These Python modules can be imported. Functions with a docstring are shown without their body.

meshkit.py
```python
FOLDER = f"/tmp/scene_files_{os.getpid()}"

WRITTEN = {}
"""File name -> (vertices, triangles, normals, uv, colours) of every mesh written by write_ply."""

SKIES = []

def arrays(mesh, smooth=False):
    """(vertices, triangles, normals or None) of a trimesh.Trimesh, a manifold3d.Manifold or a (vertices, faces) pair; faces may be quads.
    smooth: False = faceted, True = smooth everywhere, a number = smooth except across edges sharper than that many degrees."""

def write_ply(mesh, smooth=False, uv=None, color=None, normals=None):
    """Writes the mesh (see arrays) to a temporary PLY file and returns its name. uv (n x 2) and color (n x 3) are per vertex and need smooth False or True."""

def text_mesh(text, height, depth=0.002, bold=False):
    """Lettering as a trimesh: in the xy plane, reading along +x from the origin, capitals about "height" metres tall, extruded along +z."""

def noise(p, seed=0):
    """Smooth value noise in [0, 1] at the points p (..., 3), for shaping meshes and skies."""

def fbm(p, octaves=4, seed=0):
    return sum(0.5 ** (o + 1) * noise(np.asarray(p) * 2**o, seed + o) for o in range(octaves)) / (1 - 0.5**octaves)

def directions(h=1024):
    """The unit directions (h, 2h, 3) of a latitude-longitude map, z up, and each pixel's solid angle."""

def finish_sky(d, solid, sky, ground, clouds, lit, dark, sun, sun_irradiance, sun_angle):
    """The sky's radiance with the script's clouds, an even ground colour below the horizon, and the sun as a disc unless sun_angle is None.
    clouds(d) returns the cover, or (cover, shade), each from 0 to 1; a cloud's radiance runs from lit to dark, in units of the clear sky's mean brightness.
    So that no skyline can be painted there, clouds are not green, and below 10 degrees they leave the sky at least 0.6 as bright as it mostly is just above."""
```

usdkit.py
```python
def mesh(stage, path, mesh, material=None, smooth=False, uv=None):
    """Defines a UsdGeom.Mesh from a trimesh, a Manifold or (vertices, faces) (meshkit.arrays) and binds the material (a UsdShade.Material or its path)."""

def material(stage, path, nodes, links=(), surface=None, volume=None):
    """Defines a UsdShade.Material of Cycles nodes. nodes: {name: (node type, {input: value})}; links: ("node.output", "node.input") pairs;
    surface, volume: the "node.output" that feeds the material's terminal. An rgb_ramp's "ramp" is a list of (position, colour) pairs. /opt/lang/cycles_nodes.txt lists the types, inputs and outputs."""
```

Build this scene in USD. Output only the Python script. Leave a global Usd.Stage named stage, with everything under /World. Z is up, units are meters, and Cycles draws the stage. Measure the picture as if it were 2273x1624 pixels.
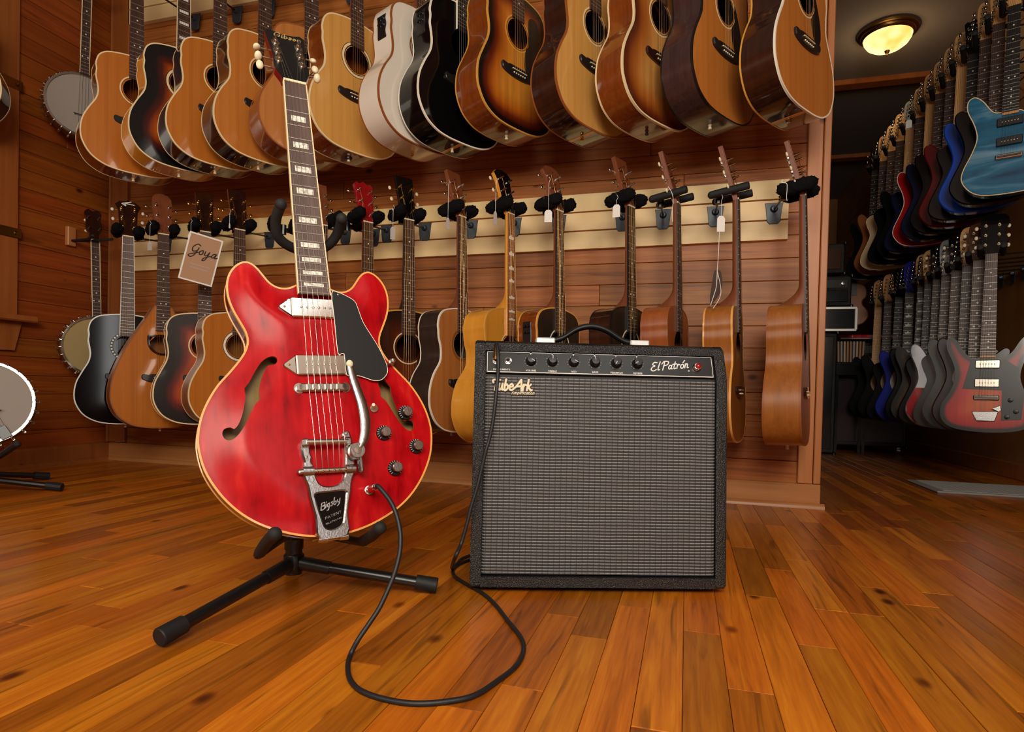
import math, random
import numpy as np, trimesh, usdkit, meshkit
import shapely.geometry as sg
from shapely.ops import unary_union
from scipy.spatial import Delaunay, cKDTree
from pxr import Usd, UsdGeom, UsdLux, UsdShade, Sdf, Gf, Vt

stage = Usd.Stage.CreateInMemory()
UsdGeom.SetStageUpAxis(stage, "Z"); UsdGeom.SetStageMetersPerUnit(stage, 1.0)
UsdGeom.Xform.Define(stage, "/World"); UsdGeom.Scope.Define(stage, "/World/Looks")
V = lambda *a: np.array(a, float)
rad = math.radians

# ---------------------------------------------------------------- camera
W, H, FPX, CX, CY = 2273., 1624., 1350., 1136.5, 889.
YAW, PITCH, ROLL, CAMH = rad(16.0), rad(-1.0), rad(1.38), .40
FW = V(-math.sin(YAW) * math.cos(PITCH), math.cos(YAW) * math.cos(PITCH), math.sin(PITCH))
R0 = V(math.cos(YAW), math.sin(YAW), 0); U0 = np.cross(R0, FW)
RT = math.cos(ROLL) * R0 + math.sin(ROLL) * U0
UP = math.cos(ROLL) * U0 - math.sin(ROLL) * R0
CAM = V(0, 0, CAMH)
cam = UsdGeom.Camera.Define(stage, "/World/camera")
HA = 36.0
cam.CreateHorizontalApertureAttr(HA); cam.CreateVerticalApertureAttr(HA * H / W)
cam.CreateFocalLengthAttr(HA * FPX / W)
cam.CreateVerticalApertureOffsetAttr(HA * (CY - H / 2) / W)
cam.CreateClippingRangeAttr(Gf.Vec2f(.05, 60))
cm = np.eye(4); cm[:3, 0], cm[:3, 1], cm[:3, 2], cm[:3, 3] = RT, UP, -FW, CAM
cam.AddTransformOp().Set(Gf.Matrix4d(cm.T.tolist()))
cam.CreateExposureAttr(0.0)

def ray(px): return FW + RT * (px[0] - CX) / FPX - UP * (px[1] - CY) / FPX
def on(px, axis, val):
    d = ray(px); return CAM + d * (val - CAM[axis]) / d[axis]
def proj(p):
    d = np.asarray(p, float) - CAM; z = d @ FW
    return np.stack([CX + FPX * (d @ RT) / z, CY - FPX * (d @ UP) / z, z], -1)

# ---------------------------------------------------------------- light
def look_matrix(pos, to):
    z = V(*pos) - V(*to); z /= np.linalg.norm(z)
    x = np.cross(V(0, 0, 1) if abs(z[2]) < .99 else V(0, 1, 0), z); x /= np.linalg.norm(x)
    m = np.eye(4); m[:3, 0], m[:3, 1], m[:3, 2], m[:3, 3] = x, np.cross(z, x), z, pos
    return Gf.Matrix4d(m.T.tolist())
def rect_light(name, pos, to, w, h, power, col):
    l = UsdLux.RectLight.Define(stage, "/World/" + name)
    l.CreateWidthAttr(w); l.CreateHeightAttr(h); l.CreateIntensityAttr(power); l.CreateColorAttr(Gf.Vec3f(*col))
    l.AddTransformOp().Set(look_matrix(pos, to))
def disk_light(name, pos, r, power, col):
    l = UsdLux.DiskLight.Define(stage, "/World/" + name)
    l.CreateRadiusAttr(r); l.CreateIntensityAttr(power); l.CreateColorAttr(Gf.Vec3f(*col))
    l.AddTransformOp().Set(look_matrix(pos, V(*pos) + V(0, 0, -1)))
rect_light("overhead_softbox", (.35, -1.1, 1.62), (-.75, 1.9, 1.0), 1.25, .9, 25.0, (1.0, .91, .77))
rect_light("fill_softbox", (-1.6, -.9, 1.45), (-1.6, 2.1, 1.1), .9, 1.0, 8.0, (1.0, .90, .75))
rect_light("shop_door_light", (1.63, -.80, 1.15), (.63, -.50, 1.15), .16, 1.7, 8.0, (1.0, .98, .95))
rect_light("ceiling_panel_light", (1.15, -.35, 2.72), (1.15, -.34, 0), 1.0, .7, 5.0, (1.0, .95, .88))
rect_light("rear_ceiling_light", (-.5, -2.2, 2.72), (-.5, -2.19, 0), 1.6, .6, 3.0, (1.0, .92, .82))
cam.GetExposureAttr().Set(-0.42)

# ---------------------------------------------------------------- materials
MATS = {}
def lin(c):
    c = np.array(c, float) / 255.
    return tuple(np.where(c <= .04045, c / 12.92, ((c + .055) / 1.055) ** 2.4))
def reg(name, nodes, links, surface="p.BSDF"):
    MATS[name] = usdkit.material(stage, "/World/Looks/" + name, nodes, links, surface=surface)
    return name
def plain(name, c, rough=.5, metal=0., spec=.5, bump=0, bscale=200., coat=0., **kw):
    n = {"p": ("principled_bsdf", dict(base_color=lin(c), roughness=rough, metallic=metal, specular_ior_level=spec, coat_weight=coat, coat_roughness=.06, **kw))}
    l = []
    if bump:
        n["tc"] = ("texture_coordinate", {}); n["n"] = ("noise_texture", dict(scale=bscale, detail=3.))
        n["b"] = ("bump", dict(strength=bump, distance=.002))
        l += [("tc.object", "n.vector"), ("n.fac", "b.height"), ("b.normal", "p.normal")]
    return reg(name, n, l)
def wood(name, dark, mid, light, sc=(60, 60, 2.2), rough=.35, spec=.5, coat=0., rand=None, amt=.35, knots=False, bump=.12, bright=1.0, grain=.5, streaks=0., crough=.06):
    """grain runs along the axis with the small scale; rand: per-object ('object') or per-island ('island') tone."""
    n = {"tc": ("texture_coordinate", {}), "m": ("mapping", dict(scale=sc)),
         "n": ("noise_texture", dict(scale=1., detail=7., roughness=.62, distortion=.35)),
         "m2": ("mapping", dict(scale=tuple(s * .16 for s in sc))),
         "n2": ("noise_texture", dict(scale=1., detail=3., roughness=.5, distortion=.8)),
         "mx": ("mix_float", dict(fac=grain)),
         "r": ("rgb_ramp", dict(ramp=[(.18, lin(dark)), (.5, lin(mid)), (.8, lin(light))])),
         "hs": ("hsv", dict(value=bright)),
         "b": ("bump", dict(strength=bump, distance=.001)),
         "p": ("principled_bsdf", dict(roughness=rough, specular_ior_level=spec, coat_weight=coat, coat_roughness=crough))}
    l = [("m.vector", "n.vector"), ("m2.vector", "n2.vector"), ("n.fac", "mx.b"), ("n2.fac", "mx.a"), ("mx.result", "r.fac"),
         ("r.color", "hs.color"), ("n.fac", "b.height"), ("b.normal", "p.normal")]
    out = "hs.color"
    if rand:
        src = "oi.random" if rand == "object" else "ge.random_per_island"
        n["oi" if rand == "object" else "ge"] = ("object_info", {}) if rand == "object" else ("geometry", {})
        n["k"] = ("math", dict(math_type="multiply", value2=37.0)); n["ad"] = ("vector_math", dict(math_type="add"))
        n["mr"] = ("map_range", dict(from_min=0., from_max=1., to_min=bright * (1 - amt), to_max=bright * (1 + amt)))
        n["wn"] = ("white_noise_texture", dict(dimensions="1D"))
        n["mh"] = ("map_range", dict(from_min=0., from_max=1., to_min=.495, to_max=.507))
        l += [(src, "k.value1"), ("tc.object", "ad.vector1"), ("k.value", "ad.vector2"), ("ad.vector", "m.vector"), ("ad.vector", "m2.vector"),
              (src, "mr.value"), ("mr.result", "hs.value"), (src, "wn.w"), ("wn.value", "mh.value"), ("mh.result", "hs.hue")]
        vec = "ad.vector"
    else:
        l += [("tc.object", "m.vector"), ("tc.object", "m2.vector")]; vec = "tc.object"
    if streaks:
        n["m3"] = ("mapping", dict(scale=tuple(s * .35 for s in sc))); n["n3"] = ("noise_texture", dict(scale=1., detail=2., distortion=1.5))
        n["r3"] = ("rgb_ramp", dict(ramp=[(.60, (1, 1, 1)), (.72, (1 - streaks,) * 3)])); n["x3"] = ("mix_color", dict(blend_type="multiply", fac=1.))
        l += [(vec, "m3.vector"), ("m3.vector", "n3.vector"), ("n3.fac", "r3.fac"), (out, "x3.a"), ("r3.color", "x3.b")]; out = "x3.result"
    if knots:
        i = int(np.argmin(sc)); ks = [7.] * 3; ks[i] = 4.2
        n["m4"] = ("mapping", dict(scale=tuple(ks))); n["v"] = ("voronoi_texture", dict(scale=1., randomness=1.))
        n["r4"] = ("rgb_ramp", dict(ramp=[(.035, (.2, .12, .08)), (.06, (.45, .36, .28)), (.10, (1, 1, 1))])); n["x4"] = ("mix_color", dict(blend_type="multiply", fac=1.))
        l += [(vec, "m4.vector"), ("m4.vector", "v.vector"), ("v.distance", "r4.fac"), (out, "x4.a"), ("r4.color", "x4.b")]; out = "x4.result"
    l.append((out, "p.base_color"))
    return reg(name, n, l)
def burst(name, stops, rough=.28, coat=.35, sc=(70, 70, 2.5)):
    """sunburst finish: colour by the distance from the rim (primvar rim), in metres / 0.1"""
    n = {"a": ("attribute", dict(attribute="rim")), "r": ("rgb_ramp", dict(ramp=[(p, lin(c)) for p, c in stops])),
         "tc": ("texture_coordinate", {}), "m": ("mapping", dict(scale=sc)), "n": ("noise_texture", dict(scale=1., detail=5.)),
         "r2": ("rgb_ramp", dict(ramp=[(.3, (.78, .78, .78)), (.7, (1.1, 1.1, 1.1))])), "x": ("mix_color", dict(blend_type="multiply", fac=1.)),
         "p": ("principled_bsdf", dict(roughness=rough, coat_weight=coat, coat_roughness=.06))}
    return reg(name, n, [("a.fac", "r.fac"), ("tc.object", "m.vector"), ("m.vector", "n.vector"), ("n.fac", "r2.fac"), ("r.color", "x.a"), ("r2.color", "x.b"), ("x.result", "p.base_color")])

FL = dict(dark=(92, 40, 6), mid=(178, 96, 18), light=(212, 134, 32))
wood("floor_oak", **FL, sc=(110, 6, 110), rough=.30, spec=.38, rand="object", amt=.34, bump=.10, streaks=.45, knots=True, grain=.55)
wood("floor_oak_far", **FL, sc=(110, 6, 110), rough=.30, spec=.38, rand="island", amt=.34, bump=.10, streaks=.45, grain=.55)
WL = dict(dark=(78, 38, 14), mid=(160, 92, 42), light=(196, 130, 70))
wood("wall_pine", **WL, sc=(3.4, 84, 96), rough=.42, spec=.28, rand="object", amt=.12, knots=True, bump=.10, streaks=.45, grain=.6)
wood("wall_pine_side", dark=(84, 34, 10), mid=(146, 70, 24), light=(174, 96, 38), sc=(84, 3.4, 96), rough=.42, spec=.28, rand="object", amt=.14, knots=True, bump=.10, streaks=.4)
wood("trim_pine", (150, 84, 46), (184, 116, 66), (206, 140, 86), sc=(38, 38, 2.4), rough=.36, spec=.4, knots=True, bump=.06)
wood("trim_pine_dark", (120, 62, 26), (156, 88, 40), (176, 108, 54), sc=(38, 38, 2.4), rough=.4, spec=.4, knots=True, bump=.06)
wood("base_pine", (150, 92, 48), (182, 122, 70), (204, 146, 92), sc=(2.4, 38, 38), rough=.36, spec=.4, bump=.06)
wood("panel_ply", (120, 76, 40), (146, 96, 54), (164, 112, 66), sc=(20, 14, 2.0), rough=.5, spec=.3)
wood("slat_maple", (228, 190, 132), (244, 212, 156), (250, 224, 176), sc=(1.8, 26, 26), rough=.42, spec=.4, bump=.03, rand="object", amt=.04)
plain("ceiling_paint", (132, 124, 122), .9, spec=.2); plain("groove_dark", (36, 20, 12), .9); plain("white_plaster", (140, 122, 102), .9)
plain("black_plastic", (22, 22, 24), .38); plain("black_rubber", (20, 20, 22), .62); plain("black_metal", (18, 18, 19), .3, spec=.6, bump=.08, bscale=900.)
plain("foam_black", (24, 24, 26), .7, bump=.3, bscale=1200.); plain("fur_black", (14, 14, 16), .95, spec=.15); plain("plate_grey", (58, 66, 76), .35, metal=.2)
plain("chrome", (206, 204, 200), .14, metal=1.); plain("nickel", (196, 188, 176), .24, metal=1.); plain("steel_string", (158, 150, 140), .34, metal=1.); plain("bronze_string", (190, 150, 96), .35, metal=1.)
plain("alloy", (176, 176, 176), .26, metal=1., bump=.12, bscale=260.); plain("gold_metal", (214, 168, 84), .25, metal=1.); plain("brass_dark", (150, 110, 60), .3, metal=1.)
plain("ivory", (236, 222, 186), .35); plain("pearl", (226, 226, 220), .2); plain("paper_white", (236, 232, 228), .8); plain("paper_grey", (176, 166, 164), .85); plain("card_tan", (178, 138, 108), .8); plain("ink_black", (40, 30, 26), .8)
plain("bind_cream", (236, 214, 170), .3); plain("bind_amber", (232, 166, 84), .3, coat=.5); plain("bind_white", (240, 232, 216), .3); plain("bind_black", (24, 22, 20), .3); plain("bind_wood", (150, 84, 40), .35); plain("bind_gold", (214, 158, 70), .3)
plain("gloss_black", (10, 9, 10), .08, spec=.4); plain("satin_black", (20, 20, 20), .3); plain("gloss_white", (232, 222, 208), .16, coat=.6); plain("dark_hole", (30, 18, 12), .9)
plain("cherry_side", (112, 12, 16), .16, coat=.8); plain("tolex_guard", (24, 24, 25), .5, spec=.35); plain("red_lacquer", (150, 16, 24), .2, coat=.4)
plain("leather_handle", (20, 21, 22), .5); plain("white_print", (226, 224, 220), .6); plain("jewel_red", (140, 6, 14), .08, coat=1., emission_color=(.5, .01, .01), emission_strength=.25)
plain("badge_cream", (228, 214, 182), .4); plain("satin_chrome", (232, 230, 226), .38, metal=.6); plain("fret_wire", (196, 188, 178), .45, metal=.7); plain("gold_print", (214, 186, 120), .4, metal=.5); plain("drum_skin", (160, 150, 142), .75, spec=.2, bump=.05, bscale=40.); plain("drum_skin_old", (170, 146, 100), .75, spec=.2, bump=.1, bscale=14.)
plain("rubber_cable", (26, 27, 30), .5, bump=.1, bscale=500.); plain("vent_grey", (150, 148, 144), .5); plain("feather_brown", (70, 52, 44), .8)
plain("rosewood_fb", (56, 36, 30), .42, bump=.15, bscale=300.)
wood("lining_wood", (120, 92, 48), (150, 120, 66), (170, 140, 84), sc=(60, 60, 3))
wood("fingerboard", (44, 28, 24), (66, 44, 38), (88, 62, 54), sc=(160, 160, 9), rough=.42, bump=.1)
wood("fingerboard_grey", (66, 50, 46), (92, 72, 66), (116, 94, 88), sc=(170, 170, 8), rough=.45, bump=.1)
wood("ebony", (18, 16, 16), (30, 26, 26), (44, 38, 36), sc=(160, 160, 9), rough=.35, bump=.05)
wood("spruce", (186, 128, 60), (212, 156, 80), (226, 174, 98), sc=(150, 150, 1.6), rough=.2, coat=.6, bump=.02, grain=.4)
wood("spruce_amber", (168, 96, 36), (194, 118, 50), (208, 136, 66), sc=(150, 150, 1.6), rough=.2, coat=.6, bump=.02, grain=.4)
wood("spruce_orange", (160, 88, 26), (186, 108, 36), (200, 124, 46), sc=(150, 150, 1.6), rough=.26, coat=.4, bump=.02, grain=.4)
wood("cedar", (156, 92, 42), (184, 116, 58), (198, 132, 72), sc=(150, 150, 1.6), rough=.28, coat=.3, bump=.02, grain=.4)
wood("maple_honey", (196, 124, 36), (222, 152, 52), (236, 172, 72), sc=(50, 50, 3), rough=.16, coat=.8, bump=.02)
wood("rosewood", (26, 14, 10), (46, 23, 15), (70, 36, 22), sc=(70, 70, 2.5), rough=.12, coat=.8, bump=.02, grain=.5)
wood("rosewood_purple", (40, 26, 26), (62, 42, 42), (80, 56, 54), sc=(120, 120, 2.5), rough=.2, coat=.4, bump=.04, grain=.5)
wood("mahogany_gloss", (84, 36, 10), (122, 58, 18), (148, 78, 28), sc=(90, 90, 3), rough=.14, coat=.8, bump=.02)
wood("mahogany", (120, 66, 22), (154, 90, 34), (176, 110, 46), sc=(130, 130, 3), rough=.34, coat=.25, bump=.05, crough=.3)
wood("mahogany_red", (118, 56, 22), (150, 78, 36), (170, 96, 48), sc=(130, 130, 3), rough=.34, coat=.25, bump=.05, crough=.3)
wood("mahogany_neck", (96, 48, 26), (126, 68, 40), (146, 86, 54), sc=(120, 120, 3), rough=.36, bump=.05)
wood("brown_dark_top", (36, 16, 10), (64, 30, 16), (84, 42, 24), sc=(120, 120, 2), rough=.24, coat=.5)
wood("black_brown_top", (30, 22, 18), (44, 34, 28), (58, 46, 38), sc=(120, 120, 2), rough=.34, coat=.2)
wood("maple_neck", (190, 136, 80), (214, 162, 104), (226, 178, 122), sc=(90, 90, 3), rough=.35)
burst("burst_vintage", [(0, (14, 10, 10)), (.16, (28, 12, 8)), (.36, (110, 36, 12)), (.62, (186, 98, 22)), (1, (208, 132, 44))])
burst("burst_tobacco", [(0, (16, 14, 14)), (.38, (22, 16, 16)), (.6, (84, 24, 14)), (.8, (168, 74, 14)), (1, (200, 112, 26))])
burst("burst_cherry", [(0, (20, 16, 18)), (.40, (34, 20, 20)), (.62, (112, 30, 16)), (.85, (188, 74, 18)), (1, (200, 92, 24))])
burst("burst_amber", [(0, (60, 22, 8)), (.2, (112, 46, 14)), (.5, (176, 98, 36)), (1, (206, 144, 74))])
burst("burst_brown", [(0, (24, 12, 8)), (.3, (44, 20, 12)), (.7, (82, 34, 16)), (1, (112, 48, 20))])
burst("burst_red", [(0, (14, 10, 10)), (.12, (20, 10, 10)), (.22, (170, 10, 16)), (.5, (196, 30, 14)), (1, (206, 92, 26))])
burst("burst_gold", [(0, (16, 12, 10)), (.2, (34, 20, 10)), (.5, (150, 90, 24)), (1, (206, 140, 44))])
# cherry top of the thinline: figured red with fading, hairline lacquer checks
reg("cherry_top", {"tc": ("texture_coordinate", {}), "m": ("mapping", dict(scale=(60, 60, 7))), "n": ("noise_texture", dict(scale=1., detail=7., distortion=.5)),
    "m2": ("mapping", dict(scale=(34, 34, 20))), "n2": ("noise_texture", dict(scale=1., detail=3.)), "mx": ("mix_float", dict(fac=.5)),
    "r": ("rgb_ramp", dict(ramp=[(.30, lin((112, 2, 10))), (.44, lin((166, 5, 16))), (.58, lin((186, 14, 22))), (.72, lin((210, 44, 32)))])),
    "m3": ("mapping", dict(scale=(60, 60, 12))), "v": ("voronoi_texture", dict(feature="distance_to_edge", scale=1.)), "rv": ("rgb_ramp", dict(ramp=[(0, (0, 0, 0)), (.018, (1, 1, 1))])),
    "n3": ("noise_texture", dict(scale=5., detail=1.)), "rn": ("rgb_ramp", dict(ramp=[(.52, (1, 1, 1)), (.6, (0, 0, 0))])), "mm": ("mix_color", dict(blend_type="add", fac=1.)),
    "b": ("bump", dict(strength=.10, distance=.0004)), "p": ("principled_bsdf", dict(roughness=.5, specular_ior_level=.06, coat_weight=.26, coat_roughness=.2))},
    [("tc.object", "m.vector"), ("m.vector", "n.vector"), ("tc.object", "m2.vector"), ("m2.vector", "n2.vector"), ("n.fac", "mx.a"), ("n2.fac", "mx.b"), ("mx.result", "r.fac"), ("r.color", "p.base_color"),
     ("tc.object", "m3.vector"), ("m3.vector", "v.vector"), ("v.distance", "rv.fac"), ("tc.object", "n3.vector"), ("n3.fac", "rn.fac"), ("rv.color", "mm.a"), ("rn.color", "mm.b"), ("mm.result", "b.height"), ("b.normal", "p.normal")])
# mother-of-pearl blocks
reg("pearl_block", {"tc": ("texture_coordinate", {}), "v": ("voronoi_texture", dict(scale=260.)), "r": ("rgb_ramp", dict(ramp=[(0, lin((150, 146, 130))), (.5, lin((226, 224, 210))), (1, lin((250, 248, 238)))])),
    "p": ("principled_bsdf", dict(roughness=.2))}, [("tc.object", "v.vector"), ("v.color", "r.fac"), ("r.color", "p.base_color")])
# pebbled vinyl covering
reg("tolex", {"tc": ("texture_coordinate", {}), "v": ("voronoi_texture", dict(feature="smooth_f1", scale=680., smoothness=.4)), "n": ("noise_texture", dict(scale=700., detail=2.)), "mx": ("mix_float", dict(fac=.4)),
    "b": ("bump", dict(strength=1.0, distance=.0016)), "p": ("principled_bsdf", dict(base_color=lin((20, 21, 23)), roughness=.30, specular_ior_level=.6))},
    [("tc.object", "v.vector"), ("tc.object", "n.vector"), ("v.distance", "mx.a"), ("n.fac", "mx.b"), ("mx.result", "b.height"), ("b.normal", "p.normal")])
# silver-black grille cloth: horizontal cords crossed by thin dark threads, in object x and z
reg("grille_cloth", {"tc": ("texture_coordinate", {}), "s": ("separate_xyz", {}),
    "nz": ("noise_texture", dict(scale=14., detail=1.)), "wz": ("math", dict(math_type="multiply_add", value2=.0016, value3=0.)), "az": ("math", dict(math_type="add")),
    "z1": ("math", dict(math_type="multiply", value2=1 / .00610)), "zf": ("math", dict(math_type="fraction")), "zr": ("rgb_ramp", dict(ramp=[(0, (.04, .04, .04)), (.34, (.05, .05, .05)), (.50, (.30, .30, .30)), (.70, (1, 1, 1)), (.80, (.8, .8, .8)), (.94, (.05, .05, .05))])),
    "x1": ("math", dict(math_type="multiply", value2=1 / .01135)), "xf": ("math", dict(math_type="fraction")), "xr": ("rgb_ramp", dict(ramp=[(0, (.15, .15, .15)), (.05, (.3, .3, .3)), (.12, (1, 1, 1)), (.93, (.9, .9, .9)), (1, (.3, .3, .3))])),
    "n": ("noise_texture", dict(scale=900., detail=2.)), "nr": ("rgb_ramp", dict(ramp=[(.3, (.55, .55, .55)), (.7, (1.25, 1.25, 1.25))])),
    "a": ("mix_color", dict(blend_type="multiply", fac=1.)), "b2": ("mix_color", dict(blend_type="multiply", fac=1.)), "c": ("mix_color", dict(blend_type="multiply", fac=1., a=lin((158, 156, 156)))), "d": ("mix_color", dict(blend_type="add", fac=1., b=(.012, .012, .013))),
    "bp": ("bump", dict(strength=.6, distance=.0015)), "p": ("principled_bsdf", dict(roughness=.6, specular_ior_level=.4))},
    [("tc.object", "s.vector"), ("tc.object", "nz.vector"), ("nz.fac", "wz.value1"), ("s.z", "az.value1"), ("wz.value", "az.value2"), ("az.value", "z1.value1"), ("z1.value", "zf.value1"), ("zf.value", "zr.fac"), ("s.x", "x1.value1"), ("x1.value", "xf.value1"), ("xf.value", "xr.fac"),
     ("tc.object", "n.vector"), ("n.fac", "nr.fac"), ("zr.color", "a.a"), ("xr.color", "a.b"), ("a.result", "b2.a"), ("nr.color", "b2.b"), ("b2.result", "c.b"), ("c.result", "d.a"), ("d.result", "p.base_color"), ("zr.color", "bp.height"), ("bp.normal", "p.normal")])
# flamed blue finish
reg("blue_flame", {"tc": ("texture_coordinate", {}), "m": ("mapping", dict(scale=(3, 3, 16), rotation=(0, .5, 0))), "n": ("noise_texture", dict(scale=1., detail=5., distortion=1.2)),
    "r": ("rgb_ramp", dict(ramp=[(.3, lin((10, 60, 96))), (.5, lin((34, 112, 150))), (.7, lin((120, 164, 190)))])), "p": ("principled_bsdf", dict(roughness=.15, coat_weight=.7))},
    [("tc.object", "m.vector"), ("m.vector", "n.vector"), ("n.fac", "r.fac"), ("r.color", "p.base_color")])
for nm, c in dict(e_black=(12, 12, 13), e_blue=(16, 74, 190), e_red=(186, 16, 24), e_darkred=(104, 12, 18), e_navy=(18, 26, 58), e_cream=(206, 178, 146), e_tan=(140, 84, 48), e_white=(210, 206, 198), e_silver=(190, 192, 200), e_plum=(52, 36, 44), e_royal=(30, 42, 150), e_brown=(72, 38, 20)).items():
    plain(nm, c, .2, coat=.3, metal=.6 if nm == "e_silver" else 0.)
reg("lamp_glass", {"g": ("texture_coordinate", {}), "n": ("noise_texture", dict(scale=9., detail=1.)), "r": ("rgb_ramp", dict(ramp=[(.3, (1., .50, .10)), (.62, (1., .80, .36))])), "e": ("emission", dict(strength=2.1))}, [("g.object", "n.vector"), ("n.fac", "r.fac"), ("r.color", "e.color")], "e.emission")
reg("pane", {"f": ("fresnel", dict(IOR=1.45)), "t": ("transparent_bsdf", {}), "g": ("glossy_bsdf", dict(roughness=.02, color=(1, 1, 1))), "m": ("mix_closure", {})}, [("f.fac", "m.fac"), ("t.BSDF", "m.closure1"), ("g.BSDF", "m.closure2")], "m.closure")

# ---------------------------------------------------------------- helpers
USED = {}
def numbered(parent, name):
    k = parent + "/" + name; n = USED.get(k, 0); USED[k] = n + 1
    return k if n == 0 else f"{k}_{n:03d}"
def keys(prim, **kw):
    for k, v in kw.items():
        if v: prim.SetCustomDataByKey(k, v)
def trim_label(t, n=16):
    """keeps a label within its word limit, without a dangling small word at the end"""
    w = t.split() if t else []
    if len(w) <= n: return t
    w = w[:n]
    while w[-1].strip(",") in ("the", "a", "an", "of", "with", "and", "in", "by", "on", "behind", "between", "beside", "to", "that", "its", "just", "his"): w.pop()
    return " ".join(w).rstrip(",")
class Thing:
    def __init__(s, name, label=None, cat=None, mat=None, group=None, kind=None, base=None):
        label = trim_label(label); s.path = numbered("/World", name); x = UsdGeom.Xform.Define(stage, s.path)
        s.m = np.eye(4) if mat is None else np.array(mat, float)
        s.base = V(0, 0, 0) if base is None else V(*base)       # the thing's base in its own modelling frame
        m = s.m.copy(); m[:3, 3] = (s.m @ np.append(s.base, 1))[:3]
        if mat is not None or base is not None: x.AddTransformOp().Set(Gf.Matrix4d(m.T.tolist()))
        keys(x.GetPrim(), label=label, category=cat, group=group, kind=kind)
    def part(s, name, mesh, mat, smooth=35, parent=None, label=None, kind=None, rim=None):
        p = numbered(parent or s.path, name)
        if hasattr(mesh, "vertices"): v, f = np.array(mesh.vertices), np.array(mesh.faces)
        else: v, f = mesh
        g = usdkit.mesh(stage, p, trimesh.Trimesh(v - s.base, f, process=False), MATS[mat], smooth=False if rim is not None else smooth)
        if rim is not None: UsdGeom.PrimvarsAPI(g).CreatePrimvar("rim", Sdf.ValueTypeNames.FloatArray, "vertex").Set(Vt.FloatArray.FromNumpy(np.asarray(rim, np.float32)))
        keys(g.GetPrim(), label=label, kind=kind)
        return p
def TM(v, f): return trimesh.Trimesh(np.asarray(v, float), np.asarray(f, int), process=False)
def cat(ms): return trimesh.util.concatenate(list(ms))
def moved(m, d): m = m.copy(); m.apply_translation(d); return m
def turned(m, M): m = m.copy(); m.apply_transform(M); return m
def rot(axis, a):
    c, s = math.cos(a), math.sin(a); m = np.eye(4); i, j = {"x": (1, 2), "y": (2, 0), "z": (0, 1)}[axis]
    m[i, i] = m[j, j] = c; m[i, j] = -s; m[j, i] = s; return m
def shift(*d): m = np.eye(4); m[:3, 3] = d; return m
_BF = np.array([[0, 2, 1], [1, 2, 3], [4, 5, 6], [5, 7, 6], [0, 1, 4], [1, 5, 4], [2, 6, 3], [3, 6, 7], [0, 4, 2], [2, 4, 6], [1, 3, 5], [3, 7, 5]])
def box(a, b):
    a, b = V(*a), V(*b); v = [[(a, b)[i & 1][0], (a, b)[i >> 1 & 1][1], (a, b)[i >> 2 & 1][2]] for i in range(8)]
    return TM(v, _BF)
def cbox(a, b, c=.002):
    """box with chamfered edges"""
    a, b = V(*a), V(*b); p = []
    for i in range(8):
        q = V((a, b)[i & 1][0], (a, b)[i >> 1 & 1][1], (a, b)[i >> 2 & 1][2]); s = np.where(q == a, 1, -1) * c
        for k in range(3): w = s.copy(); w[k] = 0; p.append(q + w)
    h = trimesh.convex.convex_hull(np.array(p)); return TM(h.vertices, h.faces)
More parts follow.
